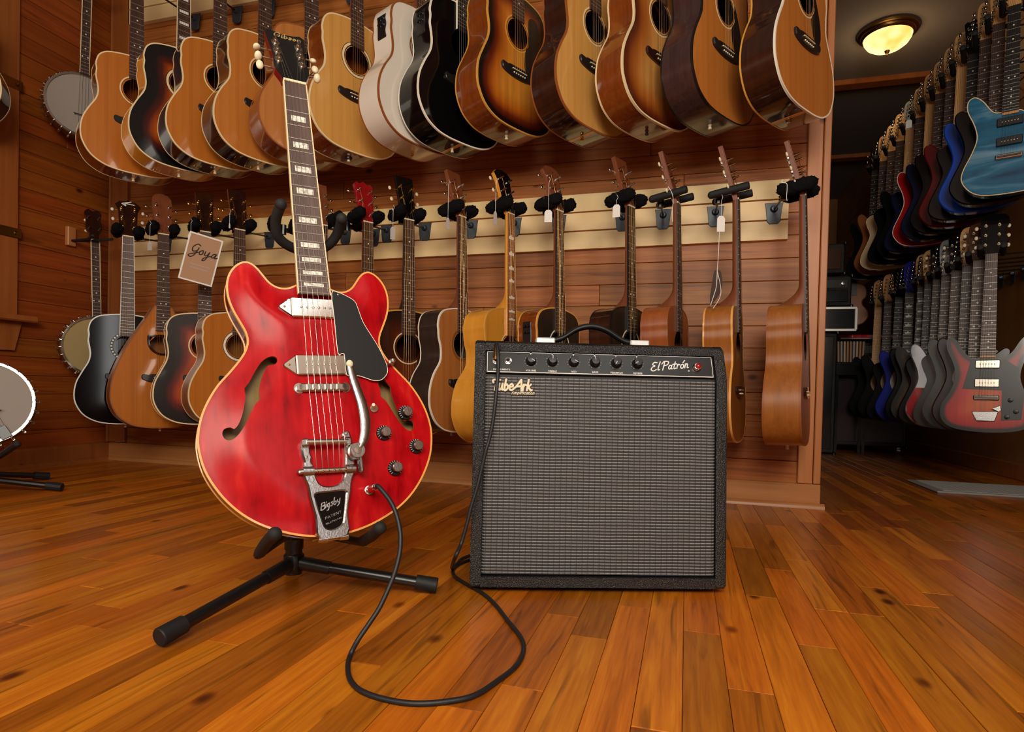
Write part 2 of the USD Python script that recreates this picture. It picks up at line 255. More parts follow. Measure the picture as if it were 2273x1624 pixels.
def loft(secs, caps=True):
    secs = [np.asarray(s, float) for s in secs]; n = len(secs[0]); v = np.vstack(secs); f = []
    j = np.arange(n); k = (j + 1) % n
    for i in range(len(secs) - 1):
        o, q = i * n, (i + 1) * n
        f += [np.stack([o + j, o + k, q + k], 1), np.stack([o + j, q + k, q + j], 1)]
    f = np.vstack(f)
    if caps:
        v = np.vstack([v, secs[0].mean(0), secs[-1].mean(0)]); a, b, o = len(v) - 2, len(v) - 1, (len(secs) - 1) * n
        f = np.vstack([f, np.stack([k, j, np.full(n, a)], 1), np.stack([o + j, o + k, np.full(n, b)], 1)])
    return TM(v, f)
def tube(pts, r, seg=8, caps=True, flat=None):
    p = np.asarray(pts, float); r = np.broadcast_to(r, len(p)); t = np.gradient(p, axis=0); t /= np.linalg.norm(t, axis=1, keepdims=True) + 1e-12
    a = np.cross(t[0], V(0, 0, 1) if abs(t[0][2]) < .9 else V(0, 1, 0)); a /= np.linalg.norm(a); S = []
    ang = np.arange(seg) * 2 * math.pi / seg
    for i in range(len(p)):
        a = a - t[i] * (a @ t[i]); a /= np.linalg.norm(a) + 1e-12; b = np.cross(t[i], a)
        S.append(p[i] + r[i] * (np.cos(ang)[:, None] * a + np.sin(ang)[:, None] * b * (flat or 1.)))
    return loft(S, caps)
def rod(a, b, r, r2=None, seg=10): return tube([a, b], [r, r if r2 is None else r2], seg)
def lathe(prof, seg=16, axis="z", caps=True):
    """profile of (radius, height) turned about an axis"""
    ang = np.arange(seg) * 2 * math.pi / seg
    S = [np.stack([r * np.cos(ang), r * np.sin(ang), np.full(seg, z)], 1) for r, z in prof]
    m = loft(S, caps)
    if axis == "y": m = turned(m, rot("x", math.pi / 2))      # height runs along -y
    if axis == "x": m = turned(m, rot("y", math.pi / 2))
    return m
def ball(c, r, seg=8, sq=(1, 1, 1)):
    m = trimesh.creation.uv_sphere(1., count=[seg, seg * 2]); return TM(m.vertices * (V(*sq) * r) + V(*c), m.faces)
def crom(pts, n=6, closed=False):
    p = np.asarray(pts, float)
    q = np.vstack([p[-1], p, p[:2]]) if closed else np.vstack([2 * p[0] - p[1], p, 2 * p[-1] - p[-2]])
    out = []
    for i in range(1, len(q) - 2):
        for u in np.arange(n) / n:
            a, b, c, d = q[i - 1:i + 3]
            out.append(.5 * (2 * b + (c - a) * u + (2 * a - 5 * b + 4 * c - d) * u * u + (3 * b - a - 3 * c + d) * u ** 3))
    if not closed: out.append(p[-1])
    return np.array(out)
def tri_poly(poly):
    """triangles of a shapely polygon (holes allowed)"""
    v, f = trimesh.creation.triangulate_polygon(poly, engine="earcut"); return np.asarray(v), np.asarray(f)
def slab(poly, y0, y1, bev=0.):
    """polygon in x,z extruded from y0 (front) to y1; bev rounds the front rim"""
    out = []
    for g in getattr(poly, "geoms", [poly]):
        if g.is_empty or g.area < 1e-10: continue
        face = g.buffer(-bev, join_style=1) if bev else g
        for fg in getattr(face, "geoms", [face]):
            if fg.is_empty: continue
            v, f = tri_poly(fg); out.append(TM(np.stack([v[:, 0], np.full(len(v), y0), v[:, 1]], 1), f))
        v, f = tri_poly(g); out.append(TM(np.stack([v[:, 0], np.full(len(v), y1), v[:, 1]], 1), f[:, ::-1]))
        yb = y0 + bev
        for ring in [g.exterior] + list(g.interiors):
            c = np.array(ring.coords)[:-1]; n = len(c); A = np.stack([c[:, 0], np.full(n, yb), c[:, 1]], 1); B = np.stack([c[:, 0], np.full(n, y1), c[:, 1]], 1)
            out.append(loft([A, B], False))
        if bev:
            for fg in getattr(face, "geoms", [face]):      # join the face rim to the outer rim
                for src in [fg.exterior] + list(fg.interiors):
                    c = np.array(src.coords)[:-1]; dst = []
                    lines = [g.exterior] + list(g.interiors); li = min(lines, key=lambda L: L.distance(sg.Point(c[0])))
                    for q in c: w = li.interpolate(li.project(sg.Point(q))); dst.append((w.x, w.y))
                    dst = np.array(dst); n = len(c)
                    out.append(loft([np.stack([c[:, 0], np.full(n, y0), c[:, 1]], 1), np.stack([dst[:, 0], np.full(n, yb), dst[:, 1]], 1)], False))
    return cat(out)
def plate(poly, yf, step=.012):
    """triangulated face in x,z with inner points; returns mesh and the distance of each vertex from the outer rim. yf(d) gives y"""
    ring = np.array(poly.exterior.coords)[:-1]; holes = [np.array(h.coords)[:-1] for h in poly.interiors]
    lo, hi = ring.min(0), ring.max(0)
    gx, gz = np.meshgrid(np.arange(lo[0], hi[0], step), np.arange(lo[1], hi[1], step)); g = np.stack([gx.ravel() + (np.arange(gx.size) // gx.shape[1] % 2) * step / 2, gz.ravel()], 1)
    bd = [sg.LineString(np.vstack([c, c[:1]])) for c in [ring] + holes]
    import shapely
    P = shapely.points(g); ok = shapely.contains(poly, P)
    for L in bd: ok &= shapely.distance(P, L) > step * .45
    pts = np.vstack([ring] + holes + [g[ok]]); d = shapely.distance(shapely.points(pts), bd[0])
    t = Delaunay(pts).simplices; c = pts[t].mean(1); t = t[shapely.contains(poly, shapely.points(c))]
    a, b, c_ = pts[t[:, 0]], pts[t[:, 1]], pts[t[:, 2]]
    cr = (b - a)[:, 0] * (c_ - a)[:, 1] - (b - a)[:, 1] * (c_ - a)[:, 0]; t[cr < 0] = t[cr < 0][:, ::-1]; t = t[np.abs(cr) > 1e-12]
    y = yf(d, pts) if callable(yf) else np.full(len(pts), yf)
    return TM(np.stack([pts[:, 0], y, pts[:, 1]], 1), t), d
def hoop(ring, inner, outer, y0, y1):
    """square-section band round a closed x,z outline, reaching inner inside and outer outside, from y0 to y1 (arrays allowed)"""
    c = np.asarray(ring); n = len(c); t = np.roll(c, -1, 0) - np.roll(c, 1, 0); t /= np.linalg.norm(t, axis=1, keepdims=True) + 1e-12
    nr = np.stack([t[:, 1], -t[:, 0]], 1); 
    if sg.Polygon(c).exterior.is_ccw is False: nr = -nr
    y0, y1 = np.broadcast_to(y0, n), np.broadcast_to(y1, n); O, I = c + nr * outer, c - nr * inner
    m = lambda q, y: np.stack([q[:, 0], y, q[:, 1]], 1)
    S = np.stack([m(I, y0), m(O, y0), m(O, y1), m(I, y1)], 1); k = np.arange(n); k2 = (k + 1) % n; f = []
    for j in range(4):
        j2 = (j + 1) % 4; f += [np.stack([k * 4 + j, k * 4 + j2, k2 * 4 + j2], 1), np.stack([k * 4 + j, k2 * 4 + j2, k2 * 4 + j], 1)]
    return TM(S.reshape(-1, 3), np.vstack(f))
def circle(cx, cz, r, n=36): a = np.arange(n) * 2 * math.pi / n; return np.stack([cx + r * np.cos(a), cz + r * np.sin(a)], 1)
def text(t, h, x, z, y, depth=.0006, shear=0., bold=False, sx=1., centre=True, slope=0.):
    m = meshkit.text_mesh(t, h, depth, bold); v = np.array(m.vertices); v[:, 0] = (v[:, 0] + shear * v[:, 1]) * sx
    if centre: v[:, 0] -= (v[:, 0].min() + v[:, 0].max()) / 2
    return TM(np.stack([x + v[:, 0], y - v[:, 2], z + v[:, 1] + slope * v[:, 0]], 1), m.faces)
def pen(strokes, w, h, x, z, y, depth=.0008, shear=0., slope=0., sx=1., grow=0.):
    """hand lettering: smoothed strokes of width w (unit height), placed with its baseline start at x, z"""
    gs = []
    for s in strokes:
        p = crom(s, 5) if len(s) > 2 else np.array(s, float)
        gs.append(sg.LineString(p).buffer(w / 2 + grow, quad_segs=4))
    g = unary_union(gs).simplify(.01)
    out = []
    for q in getattr(g, "geoms", [g]):
        T = lambda c: [((a + shear * b) * h * sx, b * h + slope * a * h * sx) for a, b in c]
        out.append(sg.Polygon(T(q.exterior.coords), [T(i.coords) for i in q.interiors]).buffer(0))
    m = slab(unary_union(out), -depth, 0.); return moved(m, (x, y, z))
rng = np.random.default_rng(7); random.seed(7)

# ---------------------------------------------------------------- the room
WX0, WX1, WY, RX, CEIL, FY = -2.83, .470, 2.42, 1.66, 2.75, 8.0
# floor: strip boards running into the depth of the shop
PW, GAP = .0595, .0007
fl = Thing("floor", kind="structure")
fl.part("subfloor", box((WX0 - .1, -3.0, -.05), (RX + .1, FY, -.019)), "groove_dark", smooth=False)
boards = []; x = WX0 - .02; 
while x < RX + .05:
    y = -3.0 + rng.uniform(-.6, 0)
    while y < FY:
        ln = rng.choice([.28, .42, .55, .7, .9, 1.2]) * rng.uniform(.85, 1.15); boards.append((x, max(y, -3.0), min(y + ln, FY))); y += ln
    x += PW
def board(x, y0, y1):
    c = .0008; t = rng.uniform(-.0006, .0003); a, b = x + GAP / 2, x + PW - GAP / 2; y0 += .0004; y1 -= .0004
    v = [(a, y0, -.02), (b, y0, -.02), (b, y1, -.02), (a, y1, -.02), (a, y0, t - c), (b, y0, t - c), (b, y1, t - c), (a, y1, t - c), (a + c, y0 + c, t), (b - c, y0 + c, t), (b - c, y1 - c, t), (a + c, y1 - c, t)]
    f = []
    for i in range(4):
        j = (i + 1) % 4; f += [(i, j, 4 + j), (i, 4 + j, 4 + i), (4 + i, 4 + j, 8 + j), (4 + i, 8 + j, 8 + i)]
    return TM(v, f + [(8, 9, 10), (8, 10, 11)])
def seen(b):
    p = proj([(b[0] + PW / 2, min(max(b[1], .3), b[2]) if k == 0 else b[2], 0.) for k in (0, 1)])
    y0 = max(b[1], .35)
    if y0 >= b[2]: return 0
    q = proj([(b[0] + PW / 2, y0 + (b[2] - y0) * t, 0.) for t in (0, .25, .5, .75, 1)])
    ok = (q[:, 0] > -60) & (q[:, 0] < W + 60) & (q[:, 1] < H + 40) & (q[:, 2] > .1)
    return (ok / np.maximum(q[:, 2], .1) ** 3).sum() * (b[2] - y0)
boards.sort(key=seen, reverse=True)
for b in boards[:300]: fl.part("plank", board(*b), "floor_oak", smooth=False)
fl.part("far_planks", cat(board(*b) for b in boards[300:]), "floor_oak_far", smooth=False, kind="stuff")

# board walls
def wallboards(t, lo, hi, axis, face, mat, top, pitch=.0825, seed=1, back=.02):
    r = np.random.default_rng(seed); z = .0
    while z < top:
        u = lo - r.uniform(0, .9); z1 = min(z + pitch, top)
        while u < hi:
            ln = r.uniform(1.5, 3.4); a, b = max(u, lo), min(u + ln, hi); u += ln
            if b - a < .02: continue
            g = .0007; d = r.uniform(0, .0010); c = .0016
            if axis == "x": q = cbox((a + .0006, face + d, z + g), (b - .0006, face + back, z1 - g), c)
            else: q = cbox((face - back, a + .0006, z + g), (face - d, b - .0006, z1 - g), c)
            t.part("plank", q, mat, smooth=False)
        z += pitch
wb = Thing("wall_back", kind="structure")
wb.part("core", box((WX0 - .1, WY + .012, -.02), (WX1 - .005, WY + .10, CEIL)), "groove_dark", smooth=False)
wallboards(wb, WX0, WX1 - .02, "x", WY, "wall_pine", CEIL, seed=3)
wl = Thing("wall_left", kind="structure")
wl.part("core", box((WX0 - .1, -3.0, -.02), (WX0 - .012, WY + .012, CEIL)), "groove_dark", smooth=False)
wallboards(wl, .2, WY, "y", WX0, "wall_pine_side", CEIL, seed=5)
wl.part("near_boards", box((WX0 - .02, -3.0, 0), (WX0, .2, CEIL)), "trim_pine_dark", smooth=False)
wr = Thing("wall_right", kind="structure")
wr.part("core", box((RX + .012, -3.0, -.02), (RX + .1, FY, CEIL)), "groove_dark", smooth=False)
wr.part("lower_panel", box((RX, -3.0, .08), (RX + .02, FY, 1.50)), "panel_ply", smooth=False)
for k in range(11):
    z0 = 1.57 + k * .107
    wr.part("plank", cbox((RX - .008, 1.6, z0), (RX + .012, FY, z0 + .104), .003), "panel_ply", smooth=False)
wr.part("near_panel", box((RX, -3.0, 1.50), (RX + .02, 1.6, CEIL)), "panel_ply", smooth=False)
wf = Thing("wall_front", kind="structure")
wf.part("plaster", box((WX0 - .1, -3.1, 0), (RX + .1, -3.0, CEIL)), "white_plaster", smooth=False)
wq = Thing("wall_far", kind="structure")
wq.part("boards", box((WX0, FY, 0), (RX + .1, FY + .1, CEIL)), "panel_ply", smooth=False)
ce = Thing("ceiling", kind="structure")
ce.part("plaster", box((WX0 - .1, -3.1, CEIL), (RX + .1, FY + .1, CEIL + .1)), "ceiling_paint", smooth=False)
for y in (5.02, 6.55):
    ce.part("beam", cbox((WX1 - .1, y, CEIL - .035), (RX, y + .10, CEIL + .01), .004), "trim_pine_dark", smooth=False)
# trim
tr = Thing("trim_1", kind="structure")                # end post of the board wall
tr.part("board", cbox((WX1 - .075, WY - .018, .088), (WX1 - .026, WY + .01, CEIL), .002), "trim_pine", smooth=False)
tr.part("edge_strip", cbox((WX1 - .024, WY - .022, .088), (WX1, WY + .115, CEIL), .003), "trim_pine", smooth=False)
tr = Thing("trim_2", kind="structure")                # corner post
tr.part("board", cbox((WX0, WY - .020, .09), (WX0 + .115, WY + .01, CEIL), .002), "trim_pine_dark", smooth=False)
tr.part("bead", tube([(WX0 + .012, WY - .022, .09), (WX0 + .012, WY - .022, CEIL)], .008), "trim_pine_dark")
def skirting(name, a, b, inward, mats):
    s = Thing(name, kind="structure"); a, b, w = V(*a), V(*b), V(*inward)
    P = [(0, 0), (.022, 0), (.022, .078), (.016, .086), (0, .088)]
    s.part("board", loft([[q + w * u + V(0, 0, z) for u, z in P] for q in (a, b)]), mats[0], smooth=False)
    Q = [(.021, 0.)] + [(.021 + .017 * math.cos(t), .019 * math.sin(t)) for t in np.linspace(0, math.pi / 2, 5)]
    s.part("shoe_moulding", loft([[q + w * u + V(0, 0, z) for u, z in Q] for q in (a, b + (b - a) / np.linalg.norm(b - a) * .014)]), mats[1], smooth=40)
skirting("baseboard_back", (WX0 + .02, WY, 0), (WX1, WY, 0), (0, -1, 0), ("base_pine", "base_pine"))
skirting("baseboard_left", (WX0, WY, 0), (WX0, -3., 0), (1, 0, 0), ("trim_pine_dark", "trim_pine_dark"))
s = Thing("baseboard_right", kind="structure")
s.part("board", cbox((RX - .018, -3., 0), (RX + .01, FY, .085), .004), "trim_pine_dark", smooth=False)
s = Thing("trim_3", kind="structure")                 # display rail that runs along the right wall between the two rows
s.part("rail_board", cbox((RX - .050, 1.4, 1.495), (RX + .01, FY, 1.565), .004), "slat_maple", smooth=False)

# window casing on the left wall, its glass beyond the frame of the picture
w = Thing("window_1", kind="structure")
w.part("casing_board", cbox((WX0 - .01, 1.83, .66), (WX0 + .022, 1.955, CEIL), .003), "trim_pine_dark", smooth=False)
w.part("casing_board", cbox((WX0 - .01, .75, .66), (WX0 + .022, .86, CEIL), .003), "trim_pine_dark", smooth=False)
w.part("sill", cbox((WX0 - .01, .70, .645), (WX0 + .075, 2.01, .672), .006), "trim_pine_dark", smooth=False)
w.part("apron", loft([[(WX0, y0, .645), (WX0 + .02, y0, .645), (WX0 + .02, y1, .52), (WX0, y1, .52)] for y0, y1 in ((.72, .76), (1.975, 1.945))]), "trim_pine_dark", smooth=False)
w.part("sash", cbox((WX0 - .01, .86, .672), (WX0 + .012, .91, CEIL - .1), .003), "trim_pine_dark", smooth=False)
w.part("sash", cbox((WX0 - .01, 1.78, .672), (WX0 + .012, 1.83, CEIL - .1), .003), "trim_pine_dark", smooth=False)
w.part("glass", box((WX0 - .004, .91, .672), (WX0 + .001, 1.78, CEIL - .1)), "pane", smooth=False)
for z in (1.64, 1.005): w.part("strap_hinge", cat([cbox((WX0 + .022, 1.6, z), (WX0 + .028, 1.965, z + .042), .002), lathe([(.0, .034), (.006, .033), (.009, .028)], 10, "x").apply_translation((WX0, 1.94, z + .021))]), "brass_dark", smooth=False)

# slat panels
def slatwall(name, label, x0, x1, z0, n, dz):
    t = Thing(name, label, "slatwall panel")
    for k in range(n):
        a, b = z0 + k * .0742, z0 + (k + 1) * .0742 - .0062; D = dz
        P = lambda x, z, y: (x, y, z + D * (x - x0) / (x1 - x0))
        v = [P(x0, a, WY - .020), P(x1, a, WY - .020), P(x0, b, WY - .020), P(x1, b, WY - .020), P(x0, a - .001, WY), P(x1, a - .001, WY), P(x0, b + .001, WY), P(x1, b + .001, WY)]
        t.part("slat", TM(v, _BF[:, ::-1]), "slat_maple", smooth=False)
    t.part("backing", TM([(x, y, z + dz * (x - x0) / (x1 - x0)) for z in (z0, z0 + n * .0742 - .007) for y in (WY - .008, WY) for x in (x0 + .002, x1 - .002)], _BF), "trim_pine_dark", smooth=False)
slatwall("slatwall_panel", "three-slat pale wooden display panel screwed across the middle of the board wall", -2.70, .336, .948, 3, .0235)
slatwall("slatwall_panel", "pale slatted display panel high on the board wall, above the upper guitars", -2.722, .336, 2.170, 6, .015)

# ---------------------------------------------------------------- instruments
def pose(X, Y, Z, phi=0, tilt=0, lean=0, s=1.):
    m = np.eye(4); m[:3, :3] = (rot("z", rad(phi)) @ rot("y", rad(tilt)) @ rot("x", -rad(lean)))[:3, :3] * s; m[:3, 3] = (X, Y, Z); return m
def fret(S, n): return S * (1 - 2 ** (-n / 12.))
HALF = [(0, 0), (.30, .004), (.58, .026), (.82, .085), (.965, .18), (1, .27), (.965, .37), (.86, .465)]
def outline(o):
    """closed figure-eight outline in x,z from the tail up to the shoulder"""
    BL, lw, ww, uw = o["BL"], o["lw"] / 2, o["ww"] / 2, o["uw"] / 2; t = o["tail"]
    if o.get("shape") == "pear":
        h = [(0, 0), (.3, .004), (.6, .03), (.85, .10), (.98, .20), (1, .29), (.96, .40), (.85, .53), (.68, .67), (.48, .80), (.30, .91), (.17, 1.0)]
        p = [(x * lw, z * BL) for x, z in h]
    else:
        w, u = ww / lw, uw / lw; sq = o.get("sq", 1.)
        h = HALF + [(w + .035, .555), (w, .62), (w + .012, .68), ((w + u) / 2 + .02, .745), (u - .01, .80), (u, .85), (u * (.90 + .03 * sq), .92), (u * (.70 + .05 * sq), .967), (u * .45, .990), (u * .2, .999), (0, 1.0)]
        p = [(x * lw, z * BL) for x, z in h]
    c = crom(p, 5); c = c[1:-1] if o.get("shape") != "pear" else c[1:]
    full = np.vstack([[(0, 0)], c, [] if False else (np.array([(0, BL)]) if o.get("shape") != "pear" else np.zeros((0, 2))), (c * (-1, 1))[::-1]])
    return full + (0, t)
HEADS = {
    "rect": [(.0225, 0), (.0265, .022), (.032, .045), (.0375, .19), (-.0375, .19), (-.032, .045), (-.0265, .022), (-.0225, 0)],
    "crown": [(.0225, 0), (.024, .018), (.034, .040), (.032, .07), (.041, .168), (.030, .178), (.018, .172), (.0, .184), (-.018, .172), (-.030, .178), (-.041, .168), (-.032, .07), (-.034, .040), (-.024, .018), (-.0225, 0)],
    "round": [(.0225, 0), (.026, .022), (.035, .05), (.041, .15), (.038, .18), (.024, .198), (0, .204), (-.024, .198), (-.038, .18), (-.041, .15), (-.035, .05), (-.026, .022), (-.0225, 0)],
    "crest": [(.0225, 0), (.028, .02), (.036, .06), (.039, .13), (.052, .158), (.034, .176), (0, .182), (-.034, .176), (-.052, .158), (-.039, .13), (-.036, .06), (-.028, .02), (-.0225, 0)],
    "inline": [(.021, 0), (.022, .03), (.034, .05), (.036, .075), (.024, .15), (.026, .175), (.012, .195), (-.020, .190), (-.034, .165), (-.036, .12), (-.030, .05), (-.021, .02), (-.021, 0)],
    "bat": [(.021, 0), (.03, .02), (.05, .035), (.056, .07), (.044, .10), (.06, .14), (.052, .175), (.02, .185), (-.02, .18), (-.042, .16), (-.040, .06), (-.03, .03), (-.021, 0)],
    "point": [(.021, 0), (.022, .03), (.030, .05), (.018, .20), (-.004, .235), (-.030, .19), (-.040, .04), (-.030, .03), (-.021, .01), (-.021, 0)]}
def hd(m, a=14.): return turned(m, rot("x", -rad(a)))          # headstock leans back from the nut
def peg(x, z, side, button, r=.0075):
    """tuning machine: post through the face, geared housing behind, shaft and button at the side"""
    q = [turned(lathe([(0, .021), (.0034, .020), (.0034, .008), (.006, .007), (.0066, .0)], 8, "y"), shift(x, 0, z)), cbox((x - .008, .014, z - .009), (x + .008, .023, z + .009), .002)]
    xe = x + side * .034; q.append(rod((x, .018, z), (xe - side * .012, .018, z), .0021, seg=6))
    b = ball((xe, .018, z), r, 5, (.9, .55, 1.15)); return cat(q), b
def neck_mesh(S, jz, w0, w1, d0, d1, y0, heel=0., hw=.55, n=14, u_len=.075, top=0.):
    zs = np.concatenate([np.linspace(top, jz + u_len, 7), np.linspace(jz + u_len, jz, 9)[1:]]); a = np.linspace(0, math.pi, n); secs = []
    for z in zs:
        t = z / jz if jz else 0; t = min(max(t, 0), 1); w = w0 + (w1 - w0) * t; d = d0 + (d1 - d0) * t; u = max(0., 1 - (z - jz) / u_len) if heel else 0.
        dd = d + (heel - d) * u ** 2.4
        x = np.cos(a) * w / 2 * (1 - (1 - hw) * np.sin(a) ** 1.5 * min(1, u ** 1.2)); secs.append(np.stack([x, y0 + dd * np.sin(a) ** .8, np.full(n, z)], 1))
    return loft(secs)
def frets_mesh(S, n, w0, w1, end, y=-.0012, h=.0013):
    q = []
    for i in range(1, n + 1):
        z = -fret(S, i); w = w0 + (w1 - w0) * z / end
        q.append(box((-w / 2, y, z - h / 2), (w / 2, .0005, z + h / 2)))
    return cat(q)
def marks(S, kind, w0, w1, end, ns=(3, 5, 7, 9, 12, 15, 17), r=.0032):
    q = []
    for n in ns:
        z = -(fret(S, n) + fret(S, n - 1)) / 2; w = w0 + (w1 - w0) * z / end
        if kind == "dot":
            for x in ((0,) if n != 12 else (-.0105, .0105)): q.append(slab(sg.Polygon(circle(x, z, r, 12)), -.0004, .0004))
        elif kind == "block": q.append(box((-w * .34, -.0004, z - .0055 + .0 * n), (w * .34, .0004, z + .0055)))
        elif kind == "crown":
            h = min(.010, (fret(S, n) - fret(S, n - 1)) * .36); q.append(slab(sg.Polygon([(-w * .3, z - h), (w * .3, z - h), (w * .36, z + h * .3), (w * .16, z), (0, z + h), (-w * .16, z), (-w * .36, z + h * .3)]), -.0004, .0004))
    return cat(q)
def strings_mesh(S, w0, w1, y0, y1, posts=None, n=6, r=.00036, end=None):
    q = []
    for i in range(n):
        u = i / (n - 1.) - .5; a = (u * w0, y0, 0.); b = (u * w1, y1, end or -S); rr = r * (1.5 - i / (n - 1.))
        q.append(tube([a, b], rr, 4, False))
        if posts: q.append(tube([posts[i], a], rr, 4, False))
    return cat(q)
DEF = dict(S=.645, join=14, BL=.505, lw=.400, ww=.280, uw=.295, T=.115, top="spruce", side="rosewood", neck="mahogany_neck", fb="fingerboard", bind="bind_cream", hole=.050, hmat="ebony", hshape="rect",
           peg="chrome", button=None, inlay="dot", bridge="ebony", guard=None, rosette="bind_cream", sh=None, pegs=True, strip=None, frets=20, pin="ivory")
def acoustic(label, X, Y, Z, phi, tilt=0, lean=2, s=.97, **kw):
    o = dict(DEF); o.update(kw); S = o["S"]; jz = -fret(S, o["join"]); tail = o["tail"] = jz - o["BL"]; T, BL = o["T"], o["BL"]
    t = Thing("acoustic_guitar", label, "guitar", pose(X, Y, Z, phi, tilt, lean, s), group=o.get("group"), base=(0, T / 2, tail))
    ring = outline(o); hz = o["sh"] or jz - BL * .295; TF = .007                      # the top lies 7 mm behind the string plane of the fingerboard
    hole = circle(0, hz, o["hole"]) if o.get("hs") != "D" else np.array([(.052 * math.cos(a) - .0, hz + .052 * math.sin(a)) for a in np.linspace(-math.pi, 0, 16)] + [(.052, hz + .02), (-.052, hz + .02)])
    poly = sg.Polygon(ring, [hole])
    m, d = plate(poly, TF, .014)
    t.part("top", m, o["top"], rim=np.clip(d / .115, 0, 1))
    yb = TF + T * (.86 + .14 * np.clip((jz - ring[:, 1]) / BL, 0, 1)); A = np.stack([ring[:, 0], np.full(len(ring), TF), ring[:, 1]], 1); B = np.stack([ring[:, 0], yb, ring[:, 1]], 1)
    t.part("sides", loft([A, B], False), o["side"], smooth=50)
    v, f = tri_poly(sg.Polygon(ring)); ky = cKDTree(ring).query(v)[1]
    t.part("back", TM(np.stack([v[:, 0], yb[ky], v[:, 1]], 1), f[:, ::-1]), o["side"], smooth=False)
    bt = o.get("bt", .0058)
    if o["bind"]:
        t.part("top_binding", hoop(ring, .0042, .0009, TF - .0006, TF + bt), o["bind"], smooth=30)
        t.part("back_binding", hoop(ring, .003, .0009, yb - bt * .8, yb + .0006), o["bind"] if not o.get("bb") else o["bb"], smooth=30)
    if o["strip"]:
        t.part("end_strip", box((-.007, TF + .004, tail - .0012), (.007, TF + T - .004, tail + .002)), o["strip"], smooth=False)
    t.part("end_pin", turned(lathe([(0, -.016), (.006, -.015), (.0055, -.009), (.004, -.006), (.007, 0)], 8), shift(0, TF + T / 2, tail)), o.get("endpin", "ivory"))
    if o["rosette"]:
        if o.get("hs") == "D": t.part("rosette", slab(sg.Polygon(hole).buffer(.010).difference(sg.Polygon(hole)), TF - .0004, TF), o["rosette"], smooth=False)
        else:
            for r0, r1, mm in ((.003, .006, "bind_black"), (.006, .015, o["rosette"]), (.015, .017, "bind_black")) if o.get("ros2") else ((.005, .0062, "bind_black"), (.008, .013, o["rosette"])):
                t.part("rosette", slab(sg.Polygon(circle(0, hz, o["hole"] + r1), [circle(0, hz, o["hole"] + r0)]), TF - .0005, TF), mm, smooth=False)
        if o.get("ros_dash"):
            q = [slab(sg.Polygon([((o["hole"] + rr) * math.cos(a + da), hz + (o["hole"] + rr) * math.sin(a + da)) for rr, da in ((.007, -.05), (.014, -.05), (.014, .05), (.007, .05))]), TF - .001, TF) for a in np.arange(28) * 2 * math.pi / 28]
            t.part("rosette_inlay", cat(q), "pearl", smooth=False)
    if o["guard"]:
        g = {"tear": [(.056, hz + .03), (.075, hz), (.095, hz - .05), (.098, hz - .10), (.075, hz - .13), (.045, hz - .10), (.035, hz - .055), (.056, hz - .02)],
             "big": [(.058, hz + .075), (.10, hz + .08), (.115, hz + .02), (.10, hz - .06), (.088, hz - .13), (.058, hz - .15), (.036, hz - .11), (.04, hz - .045), (.056, hz - .015)]}[o["guard"]]
        t.part("pickguard", slab(sg.Polygon(crom(g, 5, True)).buffer(0).difference(sg.Polygon(circle(0, hz, o["hole"] + .004))), TF - .0012, TF), o.get("gmat", "brown_dark_top"), smooth=False)
    bz = -S; bw = .080
    bp = crom([(-bw, bz - .010), (-bw, bz + .012), (-.056, bz + .010), (-.040, bz + .014), (.040, bz + .014), (.056, bz + .010), (bw, bz + .012), (bw, bz - .010), (.045, bz - .022), (0, bz - .026), (-.045, bz - .022)], 3, True)
    bm = slab(sg.Polygon(bp).buffer(0), TF - .0085, TF, .002)
    br = t.part("bridge", bm, o["bridge"], smooth=False)
    t.part("saddle", cbox((-.036, TF - .0125, bz - .0015), (.036, TF - .008, bz + .0015), .0006), "ivory", parent=br, smooth=False)
    if o["pin"]:
        t.part("bridge_pins", cat(ball((u * .054, TF - .0095, bz - .012), .0034, 4, (1, .8, 1)) for u in np.linspace(-.5, .5, 6)), o["pin"], parent=br, kind="stuff")
    fe = hz + o["hole"] - .003; w0, w1 = .0435, .0575
    fbm = loft([[(-w / 2, 0, z), (w / 2, 0, z), (w / 2, .0065, z), (-w / 2, .0065, z)] for w, z in ((w0, 0), (w1, fe))])
    fb = t.part("fingerboard", fbm, o["fb"], smooth=False)
    nf = max(i for i in range(1, 25) if fret(S, i) < -fe - .003); nf = min(nf, 20)
    t.part("frets", frets_mesh(S, nf, w0, w1, fe), "fret_wire", parent=fb, smooth=False, kind="stuff")
    if o["inlay"]: t.part("position_marks", marks(S, o["inlay"], w0, w1, fe, [n for n in (3, 5, 7, 9, 12, 15, 17) if n < nf], o.get("mr", .0032)), "pearl", parent=fb, smooth=False, kind="stuff")
    if o.get("fbbind"):
        for sd in (-1, 1): t.part("edge_binding", loft([[(sd * (w / 2 - .001), -.0003, z), (sd * (w / 2 + .0015), -.0003, z), (sd * (w / 2 + .0015), .0066, z), (sd * (w / 2 - .001), .0066, z)] for w, z in ((w0, 0), (w1, fe))]), o["fbbind"], parent=fb, smooth=False)
    t.part("neck", neck_mesh(S, jz, w0 + .001, w1 - .002, .015, .018, .0062, T * .82, o.get("hw", .5)), o["neck"], smooth=45)
    t.part("nut", cbox((-.0218, -.0022, -.001), (.0218, .006, .0045), .0006), "ivory", smooth=False)
    P = [(sd * .0215 * (1 + .12 * k), .042 + .048 * k) for sd in (-1, 1) for k in (2, 1, 0)] if o["hshape"] != "slim" else []
    hs = sg.Polygon(HEADS[o["hshape"]])
    h = t.part("headstock", hd(slab(hs, .002, .016, .0012)), o["neck"], smooth=False)
    t.part("face_veneer", hd(slab(hs.buffer(-.0004), .0004, .0022)), o["hmat"], parent=h, smooth=False)
    if o.get("hlogo"): t.part("emblem", hd(o["hlogo"]()), o.get("hlm", "pearl"), parent=h, smooth=False)
